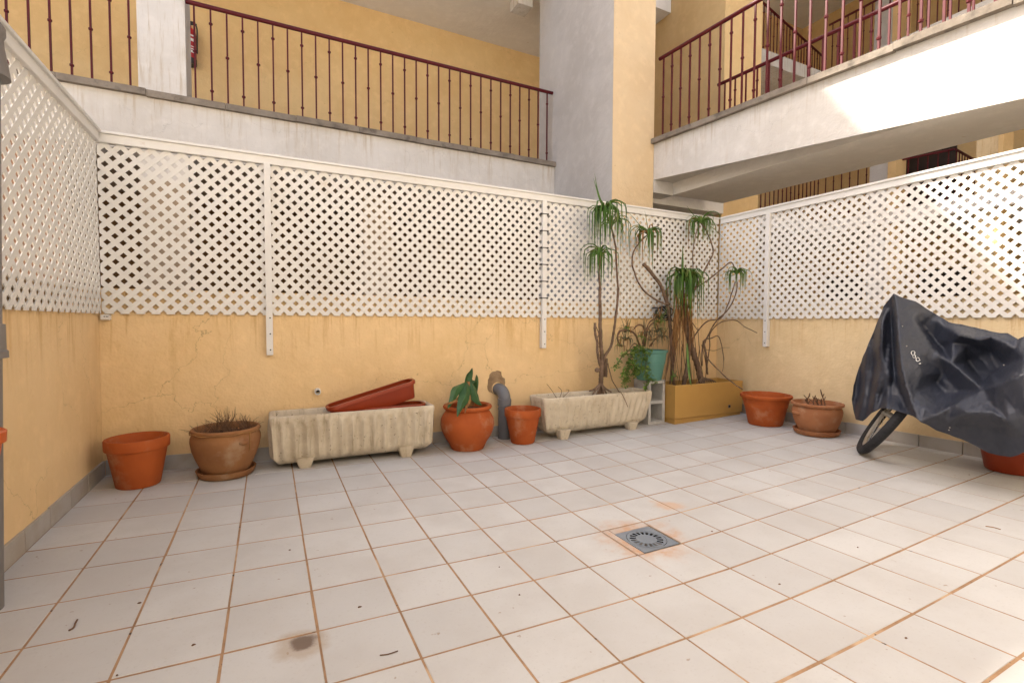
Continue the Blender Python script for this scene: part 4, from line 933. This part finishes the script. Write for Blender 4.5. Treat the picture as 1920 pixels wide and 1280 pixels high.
def vine(P, n):
    P = bez([QV(*p) for p in P], 16); mw.tube(P, .0022, 4)
    for k in range(int(n * 1.15)):
        p = P[rg.randrange(len(P))] + Vector((rg.gauss(0, .012), rg.gauss(0, .014), rg.gauss(0, .012))); d = Vector((rg.uniform(-1, 1), rg.uniform(-1, .4), rg.uniform(-.8, .5))).normalized(); l = rg.uniform(.014, .034)
        mv.strip([p, p + d * l * .5 + Vector((0, 0, .003)), p + d * l], (lambda f, l=l: l * (.05 + .36 * math.sin(math.pi * min(1, f + .08)))), None, .3)
for P, n in (([(540, 650, yv - .1), (560, 760, yv - .17), (575, 900, yv - .18), (600, 1000, yv - .18), (570, 1180, yv - .18)], 95), ([(500, 650, yv - .1), (470, 800, yv - .18), (420, 900, yv - .19), (430, 990, yv - .19)], 80), ([(460, 650, yv - .1), (380, 780, yv - .18), (360, 930, yv - .19), (300, 1030, yv - .19), (290, 1130, yv - .19)], 100),
             ([(440, 640, yv - .1), (300, 720, yv - .16), (210, 830, yv - .17), (170, 920, yv - .17)], 70), ([(530, 650, yv - .1), (520, 880, yv - .19), (480, 980, yv - .2), (400, 1000, yv - .2)], 80), ([(600, 660, yv - .12), (590, 850, yv - .18), (560, 1000, yv - .19), (620, 1080, yv - .18), (700, 1100, yv - .16)], 70), ([(420, 680, yv - .12), (340, 900, yv - .18), (250, 1040, yv - .18)], 70), ([(380, 700, yv - .12), (330, 1000, yv - .16), (260, 1150, yv - .16)], 50)): vine(P, n)
mw.build('vine', M_GREYL2, gp); o = mv.build('vine_leaves', M_VINE, gp); o['kind'] = 'stuff'
# dark tangle of cable hung on the trellis behind
ct = thing('cable_tangle', QV(800, 170, YB - .05), 'dark tangled coil of cable hanging on the trellis behind the yucca', 'cable')
for k in range(5):
    c_ = QV(790 + k * 14, 170 + 12 * (k % 3), YB - .055 - .008 * k); r_ = .045 + .012 * (k % 3); pts = [c_ + Vector((math.cos(a) * r_ * 1.4, .012 * math.sin(a * 2 + k), math.sin(a) * r_)) for a in [2 * math.pi * i / 20 + k for i in range(19)]]
    MB().tube(pts, .0065, 6).build('loop', M_TIE, ct, smooth=60)
MB().tube(bez([QV(660, 125, YB - .01), QV(720, 120, YB - .05), QV(800, 140, YB - .06), QV(900, 250, YB - .06), QV(930, 300, YB - .05)], 12), .0065, 6).build('tail', M_TIE, ct, smooth=60)

# ================================================================== BICYCLE AND ITS COVER
Pc = Vector((4.585, -1.115, fz(4.585, -1.115)))
bk = thing('bicycle', Pc, 'bicycle hidden under the black cover, its front tyre showing below the hem', 'bicycle')
leanv = Vector((.47, -.88, 0)); upw = (Vector((0, 0, 1)) * math.cos(math.radians(31)) + leanv * math.sin(math.radians(31))).normalized()
hv = Vector((.875, .485, 0)); hv = (hv - upw * hv.dot(upw)).normalized(); ax = hv.cross(upw).normalized()
RW = .325; cw = Pc + upw * (RW + .004) + Vector((0, 0, .004)); MW = Matrix((hv, upw, ax)).transposed()
def torus(R, r, sq=1.0, n=64, k=12):
    m = MB(); rings = []
    for i in range(n):
        a = 2 * math.pi * i / n
        rings.append([cw + MW @ Vector(((R + r * math.cos(b)) * math.cos(a), (R + r * math.cos(b)) * math.sin(a), r * sq * math.sin(b))) for b in [2 * math.pi * j / k for j in range(k)]])
    rings.append(rings[0]); m.loft(rings); return m
wheel = torus(RW - .028, .029).build('wheel', M_RUBBER, bk, smooth=60); wheel['label'] = 'leaning black front wheel'
tr_ = MB()
for i in range(88):
    a = 2 * math.pi * i / 88
    for s in (-1, 1):
        p = [cw + MW @ Vector(((RW + dr) * math.cos(a + da_), (RW + dr) * math.sin(a + da_), zz)) for (dr, da_, zz) in ((-.002, -.012, s * .002), (-.002, .012, s * .004), (-.009, .014, s * .016), (-.009, -.010, s * .016))]
        q = [cw + MW @ Vector(((RW + dr) * math.cos(a + da_), (RW + dr) * math.sin(a + da_), zz)) for (dr, da_, zz) in ((.003, -.010, s * .002), (.003, .010, s * .004), (-.004, .012, s * .017), (-.004, -.008, s * .017))]
        tr_.hexa(p + q)
tr_.build('tread', M_RUBBER, wheel)
torus(RW - .062, .012, 1.0).build('rim', M_ALU, wheel, smooth=60)
for i in range(28):
    a = 2 * math.pi * i / 28; s = .03 if i % 2 else -.03
    MB().tube([cw + MW @ Vector((.018 * math.cos(a + .6), .018 * math.sin(a + .6), s)), cw + MW @ Vector(((RW - .056) * math.cos(a), (RW - .056) * math.sin(a), 0))], .0012, 4).build('spoke', M_ALU, wheel)
MB().tube([cw + ax * -.045, cw + ax * .045], [.02, .02], 12).build('hub', M_ALU, wheel)
hd_ = cw + upw * .42 + Vector((.0, -.05, 0))
MB().tube([cw + ax * .05, cw + ax * .05 + upw * .36, hd_], .012, 8).tube([cw - ax * .05, cw - ax * .05 + upw * .36, hd_], .012, 8).build('fork', M_TIE, bk, smooth=60)

def ZC(zx, zy, X): return onX(1560 + zx / 3.5556, 520 + zy / 3.5556, X)
ctrl = [  # zoomed outline and fold points with the X plane each one lies in
 (412,108,4.60),(345,190,4.68),(300,300,4.72),(260,400,4.75),(210,520,4.77),(170,630,4.78),(145,720,4.77),(132,810,4.75),(140,880,4.73),(158,945,4.70),
 (205,958,4.62),(265,905,4.56),(330,868,4.50),(400,880,4.46),(470,902,4.42),(540,922,4.38),
 (380,200,4.64),(330,300,4.64),(340,450,4.63),(300,600,4.66),(260,760,4.66),(200,860,4.66),(350,640,4.60),(330,780,4.58),
 (404,200,4.66),(410,330,4.66),(412,450,4.64),(415,560,4.61),(430,680,4.56),(470,780,4.51),(500,860,4.46),
 (418,140,4.57),(424,240,4.52),(428,320,4.49),(436,440,4.44),(450,560,4.40),(470,660,4.37),(500,760,4.33),(530,860,4.30),(560,935,4.27),(590,962,4.26),
 (432,128,4.60),(480,190,4.60),(540,270,4.59),(610,370,4.58),(680,470,4.57),(725,520,4.56),(800,570,4.54),(870,620,4.52),(940,680,4.49),(1010,735,4.44),
 (520,420,4.50),(560,540,4.47),(600,650,4.46),(560,760,4.40),(620,860,4.34),(650,560,4.54),(700,700,4.57),(740,640,4.58),(790,830,4.44),(760,770,4.52),(850,760,4.52),(930,775,4.47),(690,850,4.40),
 (1280,630,4.33),(1210,660,4.34),(1150,690,4.35),(1080,715,4.37),(930,780,4.40),(860,815,4.36),(800,850,4.33),(740,885,4.30),(680,920,4.28),
 (640,985,4.32),(700,1022,4.36),(760,1040,4.38),(820,1062,4.40),(880,1085,4.42),(940,1112,4.43),(1000,1145,4.44),(1040,1168,4.44),(1110,1185,4.43),(1190,1196,4.41),(1240,1185,4.40),(1280,1165,4.38),
 (760,960,4.33),(900,900,4.32),(880,990,4.36),(1060,900,4.32),(1000,1010,4.37),(1150,800,4.31),(1100,1020,4.38),(1080,860,4.34),(1180,960,4.32),(1280,800,4.28),(1280,930,4.30),(1200,1080,4.38),(1280,1050,4.34),
 (470,135,4.62),(560,160,4.66),(620,200,4.69),(690,245,4.72),(740,270,4.73),(780,300,4.74),(860,312,4.76),(950,332,4.77),(1040,355,4.76),(1100,366,4.73),(1170,372,4.71),(1240,410,4.66),(1280,392,4.64),
 (580,230,4.66),(610,340,4.67),(680,420,4.68),(740,480,4.67),(800,430,4.63),(852,385,4.59),(760,330,4.69),(700,280,4.71),(900,450,4.65),(900,560,4.68),(960,640,4.66),(1010,710,4.58),(960,410,4.64),(1050,390,4.66),(1130,430,4.62),(1060,500,4.66),(1150,585,4.62),(1060,640,4.62),(1220,480,4.61),(1280,540,4.56),(1200,620,4.46),(1120,680,4.46),
 # beyond the picture
 (1500,360,4.62),(1750,400,4.64),(2050,430,4.66),(2350,480,4.68),(2520,560,4.68),(2600,760,4.66),(2600,1000,4.62),(2540,1250,4.58),(2250,1290,4.50),(1900,1260,4.44),(1600,1220,4.40),(1450,1190,4.38),
 (1500,600,4.42),(1700,620,4.44),(1500,900,4.30),(1800,900,4.34),(2100,900,4.40),(2100,650,4.50),(2350,850,4.52),(1500,500,4.55),(1800,1080,4.36),(1650,780,4.32)]
outline = [(412,108),(345,190),(300,300),(260,400),(210,520),(170,630),(145,720),(132,810),(140,880),(158,945),(205,958),(265,905),(330,868),(400,880),(470,902),(540,922),(590,962),(640,985),(700,1022),(760,1040),(820,1062),(880,1085),(940,1112),(1000,1145),(1040,1168),(1110,1185),(1190,1196),(1240,1185),(1280,1165),(1450,1190),(1600,1220),(1900,1260),(2250,1290),(2540,1250),(2600,1000),(2600,760),(2520,560),(2350,480),(2050,430),(1750,400),(1500,360),(1280,392),(1240,410),(1170,372),(1100,366),(1040,355),(950,332),(860,312),(780,300),(740,270),(690,245),(620,200),(560,160),(470,135)]
FIX = (((900,560),4.76),((960,640),4.74),((1010,710),4.64),((1060,640),4.72),((1150,585),4.70),((1060,500),4.73),((900,450),4.70),((740,480),4.73),((680,420),4.73),((610,340),4.71),((800,430),4.66),((1200,620),4.50),((1120,680),4.52),
 ((700,700),4.60),((740,640),4.60),((760,770),4.56),((850,760),4.56),((930,775),4.50),((410,330),4.70),((412,450),4.70),((415,560),4.68),((430,680),4.63),((470,780),4.58),((500,860),4.52),((340,450),4.58),((350,640),4.56),((330,300),4.60),((1280,630),4.28),((1210,660),4.29),((1150,690),4.30),((1080,715),4.33),((900,900),4.28),((1060,900),4.28),((1180,960),4.28),((880,990),4.38),((1000,1010),4.40),((1100,1020),4.41))
ctrl = [(x, y, dict(FIX).get((x, y), X) - .10) for x, y, X in ctrl]
CP = [(x, y) for x, y, _ in ctrl]; CI = {p: i for i, p in enumerate(CP)}
folds = [[(412,108),(418,140),(424,240),(428,320),(436,440),(450,560),(470,660),(500,760),(530,860),(560,935),(590,962)], [(412,108),(404,200),(410,330),(412,450),(415,560),(430,680),(470,780),(500,860)],
 [(412,108),(432,128),(480,190),(540,270),(610,370),(680,470),(725,520),(800,570),(870,620),(940,680),(1010,735)], [(1280,630),(1210,660),(1150,690),(1080,715),(1010,735),(930,780),(860,815),(800,850),(740,885),(680,920),(590,962)],
 [(1280,630),(1500,600),(1700,620),(2100,650)], [(740,480),(800,430),(852,385),(780,300)], [(852,385),(960,410),(1050,390)], [(450,560),(600,650),(700,700),(760,770),(790,830)], [(725,520),(740,640),(760,770)], [(412,108),(380,200),(330,300),(340,450),(350,640),(430,680)], [(1150,690),(1080,860),(1000,1010)], [(900,900),(1060,900),(1180,960),(1280,930)]]
ce = [(CI[a], CI[b]) for f in folds for a, b in zip(f, f[1:])]
cres = delaunay_2d_cdt([Vector(p) for p in CP], ce, [], 0, 1e-6)
cvv = np.array([tuple(v) for v in cres[0]]); cx_ = np.array([np.mean([ctrl[k][2] for k in o]) if len(o) else np.nan for o in cres[3]])
for k in np.where(np.isnan(cx_))[0]: d_ = np.hypot(*(np.array(CP) - cvv[k]).T); b_ = np.argsort(d_)[:3]; cx_[k] = np.average([ctrl[i][2] for i in b_], weights=1 / (d_[b_] + 1))
ctri = [f for f in cres[2] if len(f) == 3]
def depth(q):
    q = np.asarray(q, float); out = np.full(len(q), np.nan); best = np.full(len(q), -9e9)
    for a, b, c in ctri:
        A, B, D = cvv[a], cvv[b], cvv[c]; den = (B[1] - D[1]) * (A[0] - D[0]) + (D[0] - B[0]) * (A[1] - D[1])
        if abs(den) < 1e-9: continue
        l1 = ((B[1] - D[1]) * (q[:, 0] - D[0]) + (D[0] - B[0]) * (q[:, 1] - D[1])) / den; l2 = ((D[1] - A[1]) * (q[:, 0] - D[0]) + (A[0] - D[0]) * (q[:, 1] - D[1])) / den; l3 = 1 - l1 - l2
        mn = np.minimum(np.minimum(l1, l2), l3); u = mn > best
        l = np.clip(np.stack([l1, l2, l3]), 0, 1); l /= l.sum(0); v_ = l[0] * cx_[a] + l[1] * cx_[b] + l[2] * cx_[c]
        out[u] = v_[u]; best[u] = mn[u]
    return out
# resample the outline, fill with a jittered grid, triangulate
ol = []
for i, p in enumerate(outline):
    q = outline[(i + 1) % len(outline)]; k = max(1, int(math.dist(p, q) / 16))
    for j in range(k):
        f = j / k; ol.append((p[0] + (q[0] - p[0]) * f, p[1] + (q[1] - p[1]) * f))
ol = [(x + 3 * mnoise.noise(Vector((x * .02, y * .02, 1))), y + 3 * mnoise.noise(Vector((x * .02, y * .02, 7)))) for x, y in ol]
OL = np.array(ol)
def inside(P):
    x, y = P[:, 0], P[:, 1]; ins = np.zeros(len(P), bool); j = len(OL) - 1
    for i in range(len(OL)):
        xi, yi, xj, yj = *OL[i], *OL[j]
        with np.errstate(divide='ignore', invalid='ignore'):
            ins ^= ((yi > y) != (yj > y)) & (x < (xj - xi) * (y - yi) / (yj - yi + 1e-12) + xi)
        j = i
    return ins
r_ = np.random.RandomState(4); gx = np.r_[np.arange(120, 1300, 9.), np.arange(1300, 2620, 22.)]; G = np.array([(x, y) for x in gx for y in np.arange(100, 1320, 9. if x < 1300 else 22.)]); G = G + r_.uniform(-2.5, 2.5, G.shape)
G = G[inside(G)]; dm = np.min(np.hypot(G[:, None, 0] - OL[None, ::1, 0], G[:, None, 1] - OL[None, ::1, 1]), 1); G = G[dm > 6]; dm = dm[dm > 6]
pts2 = np.r_[OL, G]; dedge = np.r_[np.zeros(len(OL)), dm]
res = delaunay_2d_cdt([Vector(p) for p in pts2.tolist()], [(i, (i + 1) % len(OL)) for i in range(len(OL))], [], 1, 1e-6)
vv = np.array([tuple(v) for v in res[0]]); X_ = depth(vv)
nb = [set() for _ in vv]
for f in res[2]:
    for a, b in zip(f, f[1:] + f[:1]): nb[a].add(b); nb[b].add(a)
nbl = [list(x) for x in nb]
for _ in range(3): X_ = np.array([.5 * X_[i] + .5 * np.mean(X_[l]) if l else X_[i] for i, l in enumerate(nbl)])
def rid(x, y, k, a): return 1 - abs(mnoise.noise(Vector((x * math.cos(a) * k + y * math.sin(a) * k, (-x * math.sin(a) + y * math.cos(a)) * k * .3, k * 90))))
wr_ = np.array([-.009 * rid(x, y, .006, 1.2) ** 3 - .005 * rid(x, y, .010, -.7) ** 4 + mnoise.noise(Vector((x * .004, y * .004, 5))) * .012 - .0015 * rid(x, y, .03, .4) ** 3 for x, y in vv])
X_ = X_ + wr_ + .012
fl_ = np.clip((415 - vv[:, 0]) / 60, 0, 1) * np.clip((vv[:, 1] - 160) / 300, 0, 1)
X_ = X_ + fl_ * (.020 * np.sin(vv[:, 0] * .075 + vv[:, 1] * .012 + 1.5 * np.sin(vv[:, 1] * .006)) + .012 * np.sin(vv[:, 0] * .03 + vv[:, 1] * .02))
cv = thing('bicycle_cover', (4.6, -1.6, .2), 'crumpled black nylon bicycle cover with a small white emblem, against the right wall', 'cover')
front = MB(); front.v = [tuple(ZC(x, y, X)) for (x, y), X in zip(vv, X_)]; front.f = [tuple(f) for f in res[2]]
# rear sheet: leaves the top silhouette and falls behind, open along the hem
top_y = np.interp(vv[:, 0], [132, 158, 260, 345, 412, 560, 690, 780, 950, 1170, 1280, 2050, 2520, 2600], [810, 650, 400, 190, 108, 160, 245, 300, 332, 372, 392, 430, 560, 760])
left_x = np.interp(vv[:, 1], [108, 190, 400, 630, 810, 945], [412, 345, 260, 170, 132, 158])
db = np.minimum(np.maximum(vv[:, 1] - top_y, 0), np.maximum(vv[:, 0] - left_x, 0)); Xb = X_ + np.minimum(.30 * (1 - np.exp(-db / 120)), np.maximum(XR - .02 - X_, .0))
o0 = len(front.v); front.v += [tuple(ZC(x, y, X)) for (x, y), X in zip(vv, Xb)]; front.f += [tuple(i + o0 for i in reversed(f)) for f in res[2]]
sheet = front.build('sheet', M_COVER, cv, smooth=180)
# emblem: two rings and a bar, white print lying on the sheet
def emb(zx, zy): k_ = np.argmin(np.hypot(vv[:, 0] - zx, vv[:, 1] - zy)); return ZC(zx, zy, X_[k_] - .004)
e_ = MB()
for cx, cy, r0 in ((541, 503, 13), (548, 525, 10), (571, 546, 12)):
    e_.tube([emb(cx + r0 * math.cos(a), cy + r0 * 1.05 * math.sin(a)) for a in [2 * math.pi * i / 16 for i in range(17)]], .0016, 5)
e_.tube([emb(548, 500), emb(556, 530), emb(568, 560), emb(590, 552)], .0016, 5).tube([emb(580, 575), emb(592, 573)], .003, 5)
e_.build('emblem', M_WHITEP, cv)
for a in ((498, 457), (470, 325), (1145, 583), (785, 1000), (780, 1016)): MB().lathe([(.004, 0), (.003, .002)], emb(*a), 8, M=Matrix.Rotation(math.radians(-90), 3, 'Y')).build('eyelet', M_ALU, cv)

# ================================================================== LITTER ON THE TILES
rg = random.Random(31)
def flz(px, py):
    z = .05
    for _ in range(20): P = onZ(px, py, z); z = fz(P.x, P.y)
    return P
def twig(pix, r, label, mat=M_TWIG):
    P = [flz(*p) for p in pix]; m = MB(); m.tube([p + Vector((0, 0, r + .001)) for p in bez(P, 8)], r, 5); return tag(m.build('twig', mat, base=P[0], smooth=60), label, 'twig')
twig([(129, 1183), (138, 1178), (141, 1170), (145, 1163)], .0026, 'curled brown twig on the tiles at the lower left')
twig([(712, 1229), (728, 1227), (746, 1221)], .0016, 'thin straight straw on the tiles at the bottom centre')
twig([(1848, 987), (1862, 989), (1876, 993)], .002, 'pair of pale straws on the tiles at the right edge', M_STRAW)
for px, py in ((936, 1063), (974, 1115), (674, 1138), (1461, 1095), (1335, 996), (1608, 1026), (1699, 1196), (543, 1031), (262, 1130), (219, 1266), (362, 1209), (1772, 862), (1817, 890)):
    P = flz(px, py); m = MB(); s = rg.uniform(.0025, .0055); a = rg.uniform(0, 6.28)
    ring = [(P.x + s * rg.uniform(.5, 1.2) * math.cos(a + k * 1.05) * 1.5, P.y + s * rg.uniform(.5, 1.2) * math.sin(a + k * 1.05), P.z) for k in range(6)]
    m.loft([[(x, y, z + .0006) for x, y, z in ring], [(P.x + (x - P.x) * .6, P.y + (y - P.y) * .6, z + .0035) for x, y, z in ring]], True, True)
    tag(m.build('leaf_crumb', M_TWIG, base=P), 'tiny brown crumb of leaf or soil lying on the tiles', 'debris', 'crumbs scattered on the tiles')
